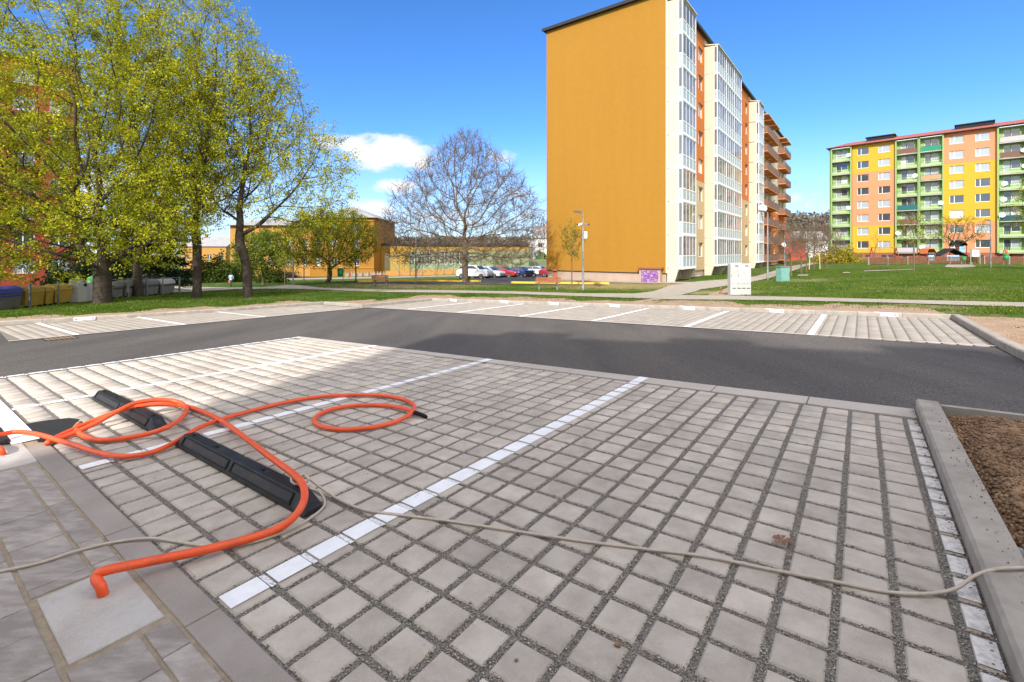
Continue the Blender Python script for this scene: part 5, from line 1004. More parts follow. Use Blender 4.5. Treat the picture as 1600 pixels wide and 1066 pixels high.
# --- dark red block behind the maples
rb = thing('apartment_block', 'mauve and brick red apartment block half hidden behind the left maples', 'building', (-56.5, 40.5, 0), R(42)); M['mauve'] = pm('mauve_render', (.16, .085, .08), .9); M['brred'] = pm('brick_red_render', (.26, .045, .025), .9)
def rfac(x0, x1, cols, mat, yy=0.):
    ops = []
    for xc in cols:
        for k in range(8): a = -.5+k*2.72; ops.append((xc-.75, xc+.75, a, a+1.45)); window(rb, xc, a, 1.5, 1.45, yy+.12, .45)
    mb = MB(); wall_open(mb, x0, x1, -4, 21, ops, .2, yy); mb.build('facade_wall', M[mat], rb)
rfac(-14, -3.0, [-12, -8.4, -4.6], 'mauve'); rfac(-3, 8.6, [-1.2, 2.6, 6.2], 'mauve'); rfac(8.6, 14.2, [10.2, 12.8], 'brred', .02)
mb = MB(); mb.box(13.9, 14.2, .02, 12, -4, 21); mb.box(-14, 13.9, 11.7, 12, -4, 21); mb.build('side_wall', M['brred'], rb); mb = MB(); mb.box(-14.2, 14.4, -.3, 12.2, 21, 21.25); mb.build('roof', M['rooft'], rb); mb = MB(); mb.box(-13.8, 13.8, .6, 11.6, -4, 20.9); mb.build('interior', M['dark'], rb); mb = MB(); mb.tube([(1.0, -.08, -4), (1.0, -.08, 21)], .09, 6); mb.build('downpipe', M['steel'], rb)
# --- school and gym
M['sch'] = pm('ochre_render', (.34, .155, .022), .9, (.31, .14, .02), .4); M['sch2'] = pm('pale_ochre_render', (.42, .22, .055), .9); M['groof'] = pm('grey_tile_roof', (.33, .32, .31), .8, (.27, .26, .25), 2); M['gymy'] = pm('yellow_ochre_render', (.46, .26, .035), .9); M['gymg'] = pm('pale_green_render', (.30, .33, .17), .9)
sc = thing('school_building', 'ochre school building with a grey hip roof behind the shrub', 'building', (-38.5, 90, 0), 0)
def sfac(x0, x1, cols, mat, yy, z0=-4, z1=8.2, rows=(-.9, 2.4, 5.4)):
    ops = []
    for xc in cols:
        for a in rows: ops.append((xc-.5, xc+.5, a, a+1.6)); window(sc, xc, a, 1.0, 1.6, yy+.12, .5)
    mb = MB(); wall_open(mb, x0, x1, z0, z1, ops, .2, yy); mb.build('facade_wall', M[mat], sc)
sfac(0, 12.2, [1.7, 4.6, 8.9], 'sch', 0); sfac(-17, 0, [-15, -12, -9, -6.6, -5.3, -2.2, -.9], 'sch2', 3.0, -4, 6.9, (-.9, 2.4))  # wing uses the paler ochre: its sunnier look is put into the colour
mb = MB(); mb.box(11.9, 12.2, .02, 16, -4, 8.2); mb.build('side_wall', M['sch'], sc); mb = MB(); mb.box(0, .3, .02, 3.0, -4, 8.2); mb.build('side_wall', M['sch'], sc); mb = MB(); mb.box(-.02, 12.22, -.12, -.0, -1.35, -1.2); mb.build('cornice', M['sch2'], sc); mb = MB(); mb.box(-.1, 12.3, -.22, -.0, 7.6, 7.8); mb.build('cornice', M['sch2'], sc); mb = MB(); mb.box(-16.9, 11.8, 3.6, 15, -4, 6.8); mb.build('interior', M['dark'], sc)
mb = MB(); mb.add([(-.7, -.8, 8.2), (12.9, -.8, 8.2), (12.9, 17, 8.2), (-.7, 17, 8.2), (6, 6.5, 10.9), (6, 9.5, 10.9)], [(0, 1, 4), (1, 2, 5, 4), (2, 3, 5), (3, 0, 4, 5), (3, 2, 1, 0)]); mb.add([(-17.5, 2.2, 6.91), (0, 2.2, 6.91), (0, 16, 6.91), (-17.5, 16, 6.91), (-13, 9, 8.6), (0, 9, 8.6)], [(0, 1, 5, 4), (1, 2, 5), (2, 3, 4, 5), (3, 0, 4)]); mb.build('roof', M['groof'], sc)
gy = thing('gym_hall', 'low yellow gym hall with tall gridded windows behind the leafless tree', 'building', (-27.6, 95, 0), 0)
mb = MB(); mb.box(0, 7.0, 0, 12, -4, 3.0); mb.build('end_block', M['gymy'], gy)
ops = []; 
for k in range(8): xc = 7.9+k*1.52; ops.append((xc-.5, xc+.5, -.75, 1.75)); o_ = window(gy, xc, -.75, 1.0, 2.5, .42, .5, gl='gl1'); mb = MB(); 
for k in range(8):
    xc = 7.9+k*1.52; mb = MB(); mb.box(xc-.5, xc+.5, .40, .46, .0, .06); mb.box(xc-.5, xc+.5, .40, .46, .85, .91); mb.build('glazing_bar', M['frame'], gy)
mb = MB(); wall_open(mb, 7.0, 31, -4, 2.0, ops, .2, .3); mb.build('facade_wall', M['gymg'], gy); mb = MB(); mb.box(7.0, 31, .25, 12, 2.0, 3.0); mb.build('fascia', M['gymy'], gy); mb = MB(); mb.box(7.1, 31, .7, 12, -4, 1.95); mb.build('interior', M['dark'], gy); mb = MB(); mb.box(-.1, 31.2, -.2, 12.2, 3.0, 3.4); mb.build('roof', M['rooft'], gy)
# school ground fence posts, nets
M['net'] = glass('green_net', (.16, .26, .16), .87, .9); M['net'].node_tree.nodes['Principled BSDF'].inputs['Specular IOR Level'].default_value = .1; M['board'] = pm('ochre_boards', (.45, .22, .06), .9)
sf = thing('sports_fence', 'tall green sports court fence on steel posts in front of the gym', 'fence', (0, 0, 0), 0)
fx = [602, 624, 641, 660, 680, 694, 708, 730, 750, 790, 800, 813, 822, 836, 849]; P_ = [at(x, 84) for x in fx]
for i, p in enumerate(P_): mb = MB(); mb.tube([p+Vector((0, 0, -.3)), p+Vector((0, 0, 4.3 if i else 3.8))], .07, 6); mb.build('post', M['steel'], sf)
mb = MB(); mb.tube([P_[0]+Vector((3.1, 0, 0)), P_[0]+Vector((.1, 0, 3.7))], .06, 6); mb.build('brace', M['steel'], sf)
for a, b in zip(P_, P_[1:]): mb = MB(); mb.box(a.x+.1, b.x-.1, a.y-.01, a.y+.01, a.z+1.0, a.z+4.1); mb.build('net', M['net'], sf)
for a, b in zip(P_[:8], P_[1:9]): mb = MB(); mb.box(a.x+.1, b.x-.1, a.y+.03, a.y+.07, a.z-.2, a.z+.95); mb.build('board', M['board'], sf)
t = thing('low_wall', 'low grey concrete wall with brown panels before the school', 'wall', (0, 0, 0)); 
for i in range(14): p = at(540+i*5, 86); mb = MB(); mb.box(p.x-.08, p.x+.08, p.y-.1, p.y+.1, p.z-.3, p.z+.85); mb.build('pier', M['path'], t); mb = MB(); mb.box(p.x+.1, p.x+.5, p.y-.04, p.y+.04, p.z-.3, p.z+.6); mb.build('panel', M['brickp' if i % 2 else 'path'], t)
# --- houses far off
M['wht'] = pm('white_render', (.72, .72, .70), .9); M['rred'] = pm('red_tiles', (.38, .09, .05), .8)
def house(px, Y, w, d, z0, hw, hr, wall, roof, label, nw=2, ns=2, rot=0, ridge='x'):
    X = (px-800)/F*Y; t = thing('house', label, 'house', (X, Y, z0), rot); mb = MB(); ops = []
    for i in range(nw):
        for k in range(ns): xc = w*(i+.5)/nw-w/2; a = 1+k*(hw-.6)/ns; ops.append((xc-.6, xc+.6, a, a+1.3)); window(t, xc, a, 1.2, 1.3, .12, .5, gl='gl1')
    wall_open(mb, -w/2, w/2, -3, hw, ops, .2); mb.box(-w/2, w/2, .35, d, -3, hw-.01); mb.build('wall', M[wall], t); o_ = .4; mb = MB()
    if ridge == 'x': mb.add([(-w/2-o_, -o_, hw), (w/2+o_, -o_, hw), (w/2+o_, d+o_, hw), (-w/2-o_, d+o_, hw), (-w/2-o_, d/2, hw+hr), (w/2+o_, d/2, hw+hr)], [(0, 1, 5, 4), (1, 2, 5), (2, 3, 4, 5), (3, 0, 4), (3, 2, 1, 0)])
    else: mb.add([(-w/2-o_, -o_, hw), (w/2+o_, -o_, hw), (w/2+o_, d+o_, hw), (-w/2-o_, d+o_, hw), (0, -o_, hw+hr), (0, d+o_, hw+hr)], [(0, 1, 4), (1, 2, 5, 4), (2, 3, 5), (3, 0, 4, 5), (3, 2, 1, 0)])
    mb.build('roof', M[roof], t); mb = MB(); mb.box(-w*.2, -w*.2+.6, d/2-.3, d/2+.3, hw, hw+hr+.8); mb.build('chimney', M['brickp'], t); return t
house(860, 125, 8.0, 12, -4, 9.4, 3.4, 'wht', 'groof', 'white three-storey house with grey roof beside the orange gable', 3, 3)
house(838, 150, 4.5, 8, -4, 7.4, 2.2, 'conc', 'groof', 'small grey-roofed house left of the white one'); house(812, 170, 9, 9, -6, 5.5, 2.4, 'sch2', 'rred', 'house with bright red roof beyond the car park')
house(770, 190, 12, 9, -7, 5.6, 2.6, 'wht', 'groof', 'white house seen between the lower boughs of the leafless tree'); house(735, 200, 16, 9, -6, 5.5, 3, 'wht', 'rred', 'long red-roofed house behind the gym, right'); house(660, 190, 26, 9, -5, 7.0, 3.2, 'conc', 'rred', 'long dark red roof rising above the gym'); house(594, 180, 8, 8, -4, 6.2, 2.8, 'wht', 'rred', 'red-roofed house between the school and the gym')
rdb = thing('red_building', 'low bright red building beyond the row of young trees', 'building', (62.0, 106, 0), R(-20)); M['redr'] = pm('red_render', (.50, .06, .035), .9)
mb = MB(); mb.box(-3.6, 3.4, 0, 8, -1, 4.6); mb.build('wall', M['redr'], rdb); mb = MB(); mb.box(-2.9, -2.1, .3, 1.1, 4.6, 6.2); mb.box(-.5, .2, .3, 1.0, 4.6, 6.0); mb.build('chimney', M['redr'], rdb); mb = MB(); mb.box(-3.7, 3.5, -.1, 8.1, 4.6, 4.7); mb.build('roof', M['rooft'], rdb)
house(1272, 150, 9, 8, -1, 6.5, 3, 'wht', 'groof', 'white house showing behind the young trees on the right')
house(318, 125, 12, 9, -5, 8.2, 2.6, 'sch2', 'groof', 'pale orange house behind the maple trunks', 4, 2)
# the block behind the viewer: it casts the large shade over the near bays
mb = MB(); sb_ = thing('apartment_block', 'apartment block behind the viewer, outside the picture, shading the near bays', 'building', (-6.9, -4.0, 0), math.atan2(-.33, .944)); 
SH = 10.3
mb.box(0, 21, -12, 0, -.5, SH); mb.build('wall', M['cream'], sb_); mb = MB(); mb.box(-.1, 21.1, -12.1, .1, SH, SH+.2); mb.build('roof', M['rooft'], sb_)
for i in range(5):
    for k in range(4): mb = MB(); mb.box(1.2+i*3.6, 2.8+i*3.6, .005, .05, 1.2+k*2.8, 2.6+k*2.8); mb.build('window', M['gl1'], sb_)
#==PART5==
# ------------------------------------------------------------------ vegetation
M['bark'] = pm('bark', (.075, .056, .038), .95, (.042, .033, .025), 9, bump=1, bscale=30, fine=.2, fscale=60, stretch=(0, 1, 1))
M['bark2'] = pm('grey_bark', (.185, .13, .085), .95, (.125, .09, .058), 8, bump=.8, bscale=40)
M['maple'] = leafmat('maple_blossom', (.48, .46, .028), (.26, .29, .022), .8, .4); M['maple2'] = leafmat('young_leaf', (.36, .37, .03), (.25, .28, .025), 1.2, .4)
M['shrub'] = leafmat('shrub_leaf', (.17, .22, .03), (.11, .15, .02), .8, .35); M['darkg'] = leafmat('conifer_needles', (.030, .050, .022), (.018, .034, .016), 1, .1); M['hedge'] = leafmat('hedge_leaf', (.09, .12, .02), (.05, .075, .015), .8, .3)
M['forsy'] = leafmat('forsythia_flower', (.44, .33, .03), (.24, .22, .04), 1.5, .3); M['bud'] = leafmat('reddish_buds', (.20, .13, .08), (.14, .10, .07), 1, .2); M['yolv'] = leafmat('olive_leaf', (.30, .26, .03), (.22, .20, .03), 1, .35)
def colonize(att, trunk, step, infl, kill, iters, trop=(0, 0, .05), seed=0):
    r = np.random.default_rng(seed); nodes = [np.array(p, float) for p in trunk]; par = [-1]+list(range(len(trunk)-1)); A = np.array(att, float)
    NP = np.array(nodes); D2 = ((A[:, None]-NP[None])**2).sum(-1); near = D2.argmin(1); nd = D2.min(1)
    trop = np.array(trop)
    for it in range(iters):
        if len(A) == 0: break
        act = nd < infl*infl
        if not act.any(): act = nd < (nd.min()**.5+step*2)**2
        ids = near[act]; dirs = A[act]-NP[ids]; dirs /= np.linalg.norm(dirs, axis=1, keepdims=True)+1e-9
        kc = np.bincount(np.array(par)[np.array(par) >= 0], minlength=len(NP)); free = kc[ids] < 3
        if not free.any(): break
        ids = ids[free]; dirs = dirs[free]
        u, inv = np.unique(ids, return_inverse=True); S_ = np.zeros((len(u), 3)); np.add.at(S_, inv, dirs); cnt = np.bincount(inv)
        pu = np.array(par)[u]; own = NP[u]-NP[np.maximum(pu, 0)]; own /= np.linalg.norm(own, axis=1, keepdims=True)+1e-9; S_ = S_/cnt[:, None]+trop+.55*own+r.normal(0, .07, S_.shape); S_ /= np.linalg.norm(S_, axis=1, keepdims=True)+1e-9
        new = NP[u]+S_*step; base = len(NP); NP = np.vstack([NP, new]); par += list(u)
        d2 = ((A[:, None]-new[None])**2).sum(-1); j = d2.argmin(1); m_ = d2[np.arange(len(A)), j]; b = m_ < nd; near = np.where(b, base+j, near); nd = np.where(b, m_, nd)
        k_ = nd > kill*kill; A = A[k_]; near = near[k_]; nd = nd[k_]
    return NP, np.array(par)
def radii(par, R0, r0, twig_n=1):
    n = len(par); tips = np.zeros(n); ch = np.bincount(par[par >= 0], minlength=n); tips[ch == 0] = 1
    for i in range(n-1, 0, -1): tips[par[i]] += tips[i]
    p = math.log(R0/r0)/math.log(max(tips[0], 2)); return r0*tips**p, ch == 0, tips
def skel_mesh(name, NP, par, rad, mat, parent, sides=6, extra=None):
    n = len(NP); d = np.zeros((n, 3)); d[1:] = NP[1:]-NP[par[1:]]; d[0] = (0, 0, 1); d /= np.linalg.norm(d, axis=1, keepdims=True)+1e-9
    ref = np.where(np.abs(d[:, 2:3]) < .9, np.array([[0, 0, 1.]]), np.array([[1., 0, 0]])); a = np.cross(d, ref); a /= np.linalg.norm(a, axis=1, keepdims=True)+1e-9; b = np.cross(d, a)
    th = np.arange(sides)*2*np.pi/sides; off = a[:, None]*np.cos(th)[None, :, None]+b[:, None]*np.sin(th)[None, :, None]
    idx = np.arange(1, n); pr = par[idx]; same = (rad[pr] < rad[idx]*1.5)
    r_base = np.where(same, rad[pr], rad[idx]*1.15)
    V1 = NP[pr][:, None]+off[idx]*r_base[:, None, None]; V2 = NP[idx][:, None]+off[idx]*rad[idx][:, None, None]*.98
    V = np.concatenate([V1, V2], 1).reshape(-1, 3); k = np.arange(sides); f = np.stack([k, (k+1) % sides, sides+(k+1) % sides, sides+k], -1); Fq = (f[None]+2*sides*np.arange(n-1)[:, None, None]).reshape(-1, 4)
    return fast(name, V, Fq, mat, parent, smooth=True)
def quads(P, size, r, flat=.0, aspect=.7):
    n = len(P); a = r.normal(size=(n, 3)); 
    if flat: a[:, 2] *= (1-flat)
    a /= np.linalg.norm(a, axis=1, keepdims=True)+1e-9; b = r.normal(size=(n, 3)); b = np.cross(a, b); b /= np.linalg.norm(b, axis=1, keepdims=True)+1e-9
    s_ = size*(.6+.8*r.random(n))[:, None]; a = a*s_; b = b*s_*aspect
    V = np.stack([P-a, P-b*.9+a*.1, P+a, P+b*.9+a*.1], 1).reshape(-1, 3); Fq = np.arange(n*4).reshape(n, 4); return V, Fq
def leaves(name, P, per, spread, size, mat, parent, seed=0, flat=0, kind=None):
    r = np.random.default_rng(seed); Q = np.repeat(P, per, 0)+r.normal(0, spread, (len(P)*per, 3)); V, Fq = quads(Q, size, r, flat); return fast(name, V, Fq, mat, parent, kind=kind)
def ell(c, rad, n, r, shell=.0, zmin=None):
    out = []; 
    while len(out) < n:
        p = r.normal(size=3); p /= np.linalg.norm(p); q = r.random()**(1/3) if r.random() > shell else (.75+.25*r.random()); p = np.array(c)+p*q*np.array(rad)
        if zmin is None or p[2] > zmin: out.append(p)
    return np.array(out)
def twigs(NP, par, rad, tipm, ln, per, r, sub=2, rt=.004, up=.25):
    """fine twigs off the thin nodes, as three-sided slivers; returns end points and the mesh arrays"""
    src = np.where(rad < np.quantile(rad, .9))[0]; src = src[src > 0]; S0 = np.repeat(src, per); d = NP[S0]-NP[par[S0]]; d /= np.linalg.norm(d, axis=1, keepdims=True)+1e-9
    dd_ = d+r.normal(0, .55, d.shape)+np.array([0, 0, up]); dd_ /= np.linalg.norm(dd_, axis=1, keepdims=True); P0 = NP[S0]; L1 = ln*(.5+r.random(len(S0)))[:, None]; P1 = P0+dd_*L1; segs = [(P0, P1, rt*1.6, rt)]; ends = [P1]; mids = P0+dd_*L1*.5
    for _ in range(sub):
        t_ = r.random((len(S0), 1))*.7+.25; Pm = P0+dd_*L1*t_; d2 = dd_+r.normal(0, .6, dd_.shape)+np.array([0, 0, up]); d2 /= np.linalg.norm(d2, axis=1, keepdims=True); P2 = Pm+d2*L1*.6; segs.append((Pm, P2, rt, rt*.6)); ends.append(P2)
    VV = []; o_ = 0; FF = []
    for (a, b, r1, r2) in segs:
        dv = b-a; dv /= np.linalg.norm(dv, axis=1, keepdims=True)+1e-9; u = np.cross(dv, np.array([.3, .5, .8])); u /= np.linalg.norm(u, axis=1, keepdims=True)+1e-9; w = np.cross(dv, u); th = np.arange(3)*2.094
        offs = u[:, None]*np.cos(th)[None, :, None]+w[:, None]*np.sin(th)[None, :, None]; V = np.concatenate([a[:, None]+offs*r1, b[:, None]+offs*r2], 1).reshape(-1, 3)
        f = np.array([(0, 1, 4, 3), (1, 2, 5, 4), (2, 0, 3, 5)]); FF.append((f[None]+6*np.arange(len(a))[:, None, None]).reshape(-1, 4)+o_); VV.append(V); o_ += len(V)
    return np.vstack(ends), np.vstack(VV), np.vstack(FF)
def tree(name, label, cat, loc, att, trunk, R0, r0, step=.35, infl=2.2, kill=.55, iters=120, leaf=None, per=8, spread=.12, size=.06, bark='bark', seed=1, group=None, trop=(0, 0, .05), tw=(.4, 1, 1, .005), flare=1.35, flat=.0, up=.2):
    r = np.random.default_rng(seed); t = thing(name, label, cat, loc, 0, group); NP, par = colonize(att, trunk, step, infl, kill, iters, trop, seed); rad, tip, tips = radii(par, R0, r0)
    for i in range(min(3, len(trunk))): rad[i] *= [flare, 1.08, 1.0][i]
    skel_mesh('trunk', NP, par, rad, M[bark], t)
    if tw:
        E_, V, Fq = twigs(NP, par, rad, tip, tw[0], tw[1], r, tw[2], tw[3], up); fast('twigs', V, Fq, M[bark], t, kind='stuff')
    else: E_ = NP[tip]
    if leaf:
        if isinstance(leaf, str): leaves('crown', E_, per, spread, size, M[leaf], t, seed, flat)
        else: leaves('crown', E_, per, spread, size, M[leaf[0]], t, seed, flat)
    return t
r1 = np.random.default_rng(11)
def trk(pts, step=.4):
    o_ = [Vector(pts[0])]
    for a, b in zip(pts, pts[1:]):
        a, b = Vector(a), Vector(b); n_ = max(1, int((b-a).length/step)); o_ += [a.lerp(b, (i+1)/n_) for i in range(n_)]
    return [p[:] for p in o_]
def cat(*a): return np.vstack(a)
# maples: base pixel, depth
mapA = tree('maple_tree', 'thick-trunked maple in yellow-green blossom between the pale and grey containers', 'tree', at(160, 23.4), cat(ell((-1.6, 0, 8.6), (7.0, 5.5, 8.0), 1900, r1, .45, 1.4), ell((-4.5, -1.5, 3.6), (4.6, 3.6, 2.6), 420, r1, .3, 1.2), ell((2.6, -1, 4.5), (3, 3, 2.6), 300, r1, .3, 1.6)),
            trk([(0, 0, -.3), (0, 0, .5), (.02, 0, 2.0)]), .38, .008, .38, 2.6, .55, 130, 'maple', 18, .13, .052, seed=21, tw=(.6, 1, 2, .006))
mapB = tree('maple_tree', 'maple with a forked trunk, second from the left, in fresh leaf', 'tree', at(308, 25.9), cat(ell((.2, 0, 10.3), (4.0, 3.8, 6.4), 1300, r1, .4, 3.6), ell((-1.2, 0, 5.4), (3.0, 2.6, 2.0), 180, r1, .2, 3.4)), trk([(0, 0, -.3), (0, 0, .6), (0, 0, 2.9)]), .22, .008, .38, 2.6, .55, 130, 'maple', 15, .12, .050, seed=22, tw=(.6, 1, 2, .006), trop=(0, 0, .12))
mapC = tree('maple_tree', 'maple with leaning trunk and spreading crown, nearest the school', 'tree', at(387, 25.6), cat(ell((.3, 0, 8.8), (3.3, 3.2, 4.3), 950, r1, .4, 3.2), ell((2.8, 0, 6.2), (2.7, 2.6, 3.2), 420, r1, .4, 3.2), ell((-1.6, 0, 7.0), (2.0, 2.5, 3.2), 240, r1, .3, 3.4)), trk([(0, 0, -.3), (0, 0, .6), (-.12, 0, 2.0), (-.42, 0, 2.9)]), .23, .008, .38, 2.6, .55, 130, 'maple', 13, .12, .050, seed=23, tw=(.6, 1, 2, .006))
tree('maple_tree', 'maple at the left image edge with its trunk out of view', 'tree', at(-130, 24), cat(ell((0, 0, 8.5), (5.0, 4.5, 7), 1000, r1, .4, 2)), trk([(0, 0, -.3), (0, 0, 2.4)]), .35, .010, .4, 2.8, .62, 110, 'maple', 18, .15, .056, seed=24, tw=(.6, 1, 2, .006))
tree('maple_tree', 'maple rising behind the thick-trunked one beside the red block', 'tree', at(215, 33), cat(ell((0, 0, 10), (6.0, 4.0, 7.5), 1100, r1, .4, 4)), trk([(0, 0, -.3), (0, 0, 3.4)]), .28, .010, .45, 3, .7, 110, 'maple', 15, .16, .060, seed=25, tw=(.6, 1, 2, .006))
# many-stemmed shrub
sh = at(512, 41); tree('large_shrub', 'many-stemmed shrub in yellow-green leaf beside the green bin', 'shrub', sh, cat(ell((.2, 0, 3.6), (4.0, 3.0, 2.7), 900, r1, .45, 1.3)), [(0, 0, -.2), (0, 0, .1), (.12, 0, .25)], .20, .010, .3, 2.0, .45, 90, 'maple2', 6, .13, .06, seed=31, tw=(.5, 2, 2, .007), flare=1.2)
# leafless tree
bt = at(727, 42)
def cone(n, r):
    out = []
    while len(out) < n:
        z = r.random()**1.2; h_ = 1.9+z*11.4; rw = float(np.interp(z, [0, .1, .31, .52, .73, .9, 1], [4.8, 6.9, 7.2, 6.0, 4.1, 2.0, .4])); q = r.random()**.42 if r.random() > .3 else 1; a = r.random()*6.283
        out.append((q*rw*math.cos(a), q*rw*math.sin(a)*.8, h_-.6*q*q*(1-z)))
    return np.array(out)
tree('leafless_tree', 'large leafless tree with a fine domed crown in front of the parked cars', 'tree', bt, cone(2600, r1), trk([(0, 0, -.3), (0, 0, .5), (-.05, 0, 2.2), (-.1, 0, 4.2)], .3), .30, .010, .30, 2.2, .40, 170, None, bark='bark2', seed=40, tw=(.7, 2, 2, .0085), trop=(0, 0, .08), flare=1.5, up=.3)
# small trees and shrubs
def small(px, Y, hgt, w, label, leaf='maple2', per=5, size=.05, n=160, R0=.05, name='young_tree', seed=50, z0=.35, bark='bark2', spread=.08, group=None, tw=(.25, 1, 1, .004)):
    r = np.random.default_rng(seed); return tree(name, label, 'tree' if 'tree' in name else 'shrub', at(px, Y), ell((0, 0, hgt*(z0+(1-z0)*.5)), (w/2, w/2, hgt*(1-z0)/2), n, r, .2, hgt*z0*.8), trk([(0, 0, -.2), (0, 0, hgt*z0)], .3), R0, .006, .16*max(1, hgt/5), 1.0*max(1, hgt/4), .26*max(1, hgt/5), 60, leaf, per, spread, size, bark=bark, seed=seed, tw=tw, flare=1.1, group=group)
small(893.5, 36, 4.9, 1.9, 'slender young tree in thin leaf before the orange gable', 'yolv', 4, .055, 260, .05, seed=51, z0=.42)
small(445, 52, 3.6, 2.2, 'young tree in thin leaf left of the shrub, by the school', 'maple2', 3, .07, 120, .06, seed=52); small(475, 50, 3.9, 2.0, 'bare young sapling just left of the big shrub', None, 3, .06, 120, .05, seed=53); small(556, 43, 3.6, 2.6, 'bare sapling with spreading twigs right of the shrub', None, 3, .06, 150, .06, seed=54)
small(411, 55, 6.5, 6.5, 'round green tree behind the right-hand maple', 'shrub', 8, .10, 420, .16, 'broadleaf_tree', 55, .2, spread=.22); small(545, 60, 2.2, 2.2, 'small bare sapling by the back path', None, 3, .05, 60, .03, seed=56); small(533+150, 57, 2.4, 1.6, 'thin bare sapling on the dry verge left of the cars', None, 3, .05, 50, .03, seed=57)
for (px, Y, hg, w, sd, lb) in ((1236, 38, 4.4, 3.6, 60, 'nearest leafless young tree beside the green utility box'), (1252, 43, 4.2, 3.0, 61, 'second leafless young tree along the path'), (1260, 48, 4.6, 3.2, 62, 'third leafless young tree along the path'), (1284, 60, 5.4, 4.0, 64, 'leafless young tree just right of the staked one'), (1292, 66, 5.6, 4.0, 65, 'leafless young tree left of the yellow bush'), (1300, 72, 5.6, 4.0, 66, 'leafless tree behind the yellow bush'), (1228, 55, 5.5, 4.0, 67, 'leafless tree close to the far balconies'), (1247, 80, 6.5, 5, 68, 'leafless tree before the red building')):
    small(px, Y, hg, w, lb, 'bud' if sd % 2 else None, 1, .03, 190, .055, seed=sd, z0=.28, tw=(.34, 2, 1, .006), group='young trees along the right footpath')
st = small(1272, 55, 5.6, 3.2, 'young leafless tree tied between pale wooden stakes', 'bud', 1, .03, 160, .05, seed=63, z0=.3, tw=(.34, 2, 1, .006), group='young trees along the right footpath')
M['stake'] = pm('pale_timber', (.55, .42, .25), .8)
sk = thing('tree_stakes', 'pale wooden stakes framing a young tree by the path', 'stakes', Vector(st.location)+Vector((0, -.1, 0)))
for x in (-.55, .55): mb = MB(); mb.tube([(x*1.15, 0, -.2), (x, 0, 1.9)], .05, 6); mb.build('stake', M['stake'], sk)
mb = MB(); mb.box(-.6, .6, -.02, .02, 1.7, 1.8); mb.build('crossbar', M['stake'], sk)
tree('young_tree', 'small tree in thin orange-tinted leaf behind the playground fence', 'tree', at(1496, 68), ell((0, 0, 4.6), (3.6, 3, 2.3), 420, r1, .3, 2), trk([(0, 0, -.2), (0, 0, 1.8)], .3), .14, .01, .25, 1.8, .4, 70, 'yolv', 3, .14, .06, seed=70, tw=(.4, 1, 1, .007))
small(1428, 46, 5.8, 2.6, 'slim young tree on the lawn before the playground', 'yolv', 3, .055, 200, .06, seed=71, z0=.4); small(1366, 66, 4.6, 3.0, 'bare crooked sapling at the left end of the playground fence', None, 2, .05, 90, .05, seed=72, z0=.3)
tree('young_tree', 'tree whose leafy boughs enter at the right image edge', 'tree', at(1650, 45), ell((0, 0, 6), (3.6, 3, 3.4), 420, r1, .3, 2.4), trk([(0, 0, -.2), (0, 0, 2)], .3), .14, .01, .25, 1.8, .45, 70, 'maple2', 5, .14, .06, seed=73, tw=(.4, 1, 1, .007))
def bush(name, label, px, Y, w, hg, mat, n, size, seed, dome=True, d=None, cat_='bush', zoff=0, group=None):
    r = np.random.default_rng(seed); t = thing(name, label, cat_, at(px, Y), 0, group); m_ = n; p = r.normal(size=(m_, 3)); p /= np.linalg.norm(p, axis=1, keepdims=True); p *= (.55+.45*r.random((m_, 1)))*(.85+.3*np.sin(p[:, :1]*7+seed)*np.cos(p[:, 1:2]*6)); p[:, 2] = np.abs(p[:, 2]); P = p*np.array([w/2, (d or w*.7)/2, hg]); 
    V, Fq = quads(P, size, r); fast('foliage', V, Fq, M[mat], t)
    mb = MB(); 
    for k in range(9): a = k*.7; mb.tube([(0, 0, -.15), (w*.22*math.cos(a), w*.2*math.sin(a), hg*.75)], [.04, .012], 5)
    o_ = mb.build('stems', M['bark'], t); o_['kind'] = 'stuff'; return t
bush('forsythia_bush', 'yellow flowering bush at the left foot of the striped block', 1314, 80, 7.5, 3.4, 'forsy', 3600, .13, 80); bush('forsythia_bush', 'sparser yellow bush farther left behind the young trees', 1288, 84, 6, 2.6, 'forsy', 1500, .12, 81)
bush('green_bush', 'broad olive bush behind the walking person', 338, 66, 8.5, 4.2, 'hedge', 5200, .14, 82); bush('green_bush', 'green bush between the two right-hand maple trunks', 372, 72, 7, 3.6, 'hedge', 3600, .14, 83); bush('red_bush', 'low dark red bush at the foot of the school', 446, 84, 6, 1.5, 'bud', 1500, .12, 84); bush('green_bush', 'olive bush left of the many-stemmed shrub', 425, 62, 5, 2.4, 'hedge', 2200, .12, 85)
bush('hedge', 'dark hedge behind the yellow containers', 98, 36, 4.2, 3.0, 'darkg', 3800, .13, 86, cat_='hedge'); bush('hedge', 'dark hedge behind the green bottle bank', 150, 38, 5, 3.4, 'darkg', 3600, .13, 87, cat_='hedge')
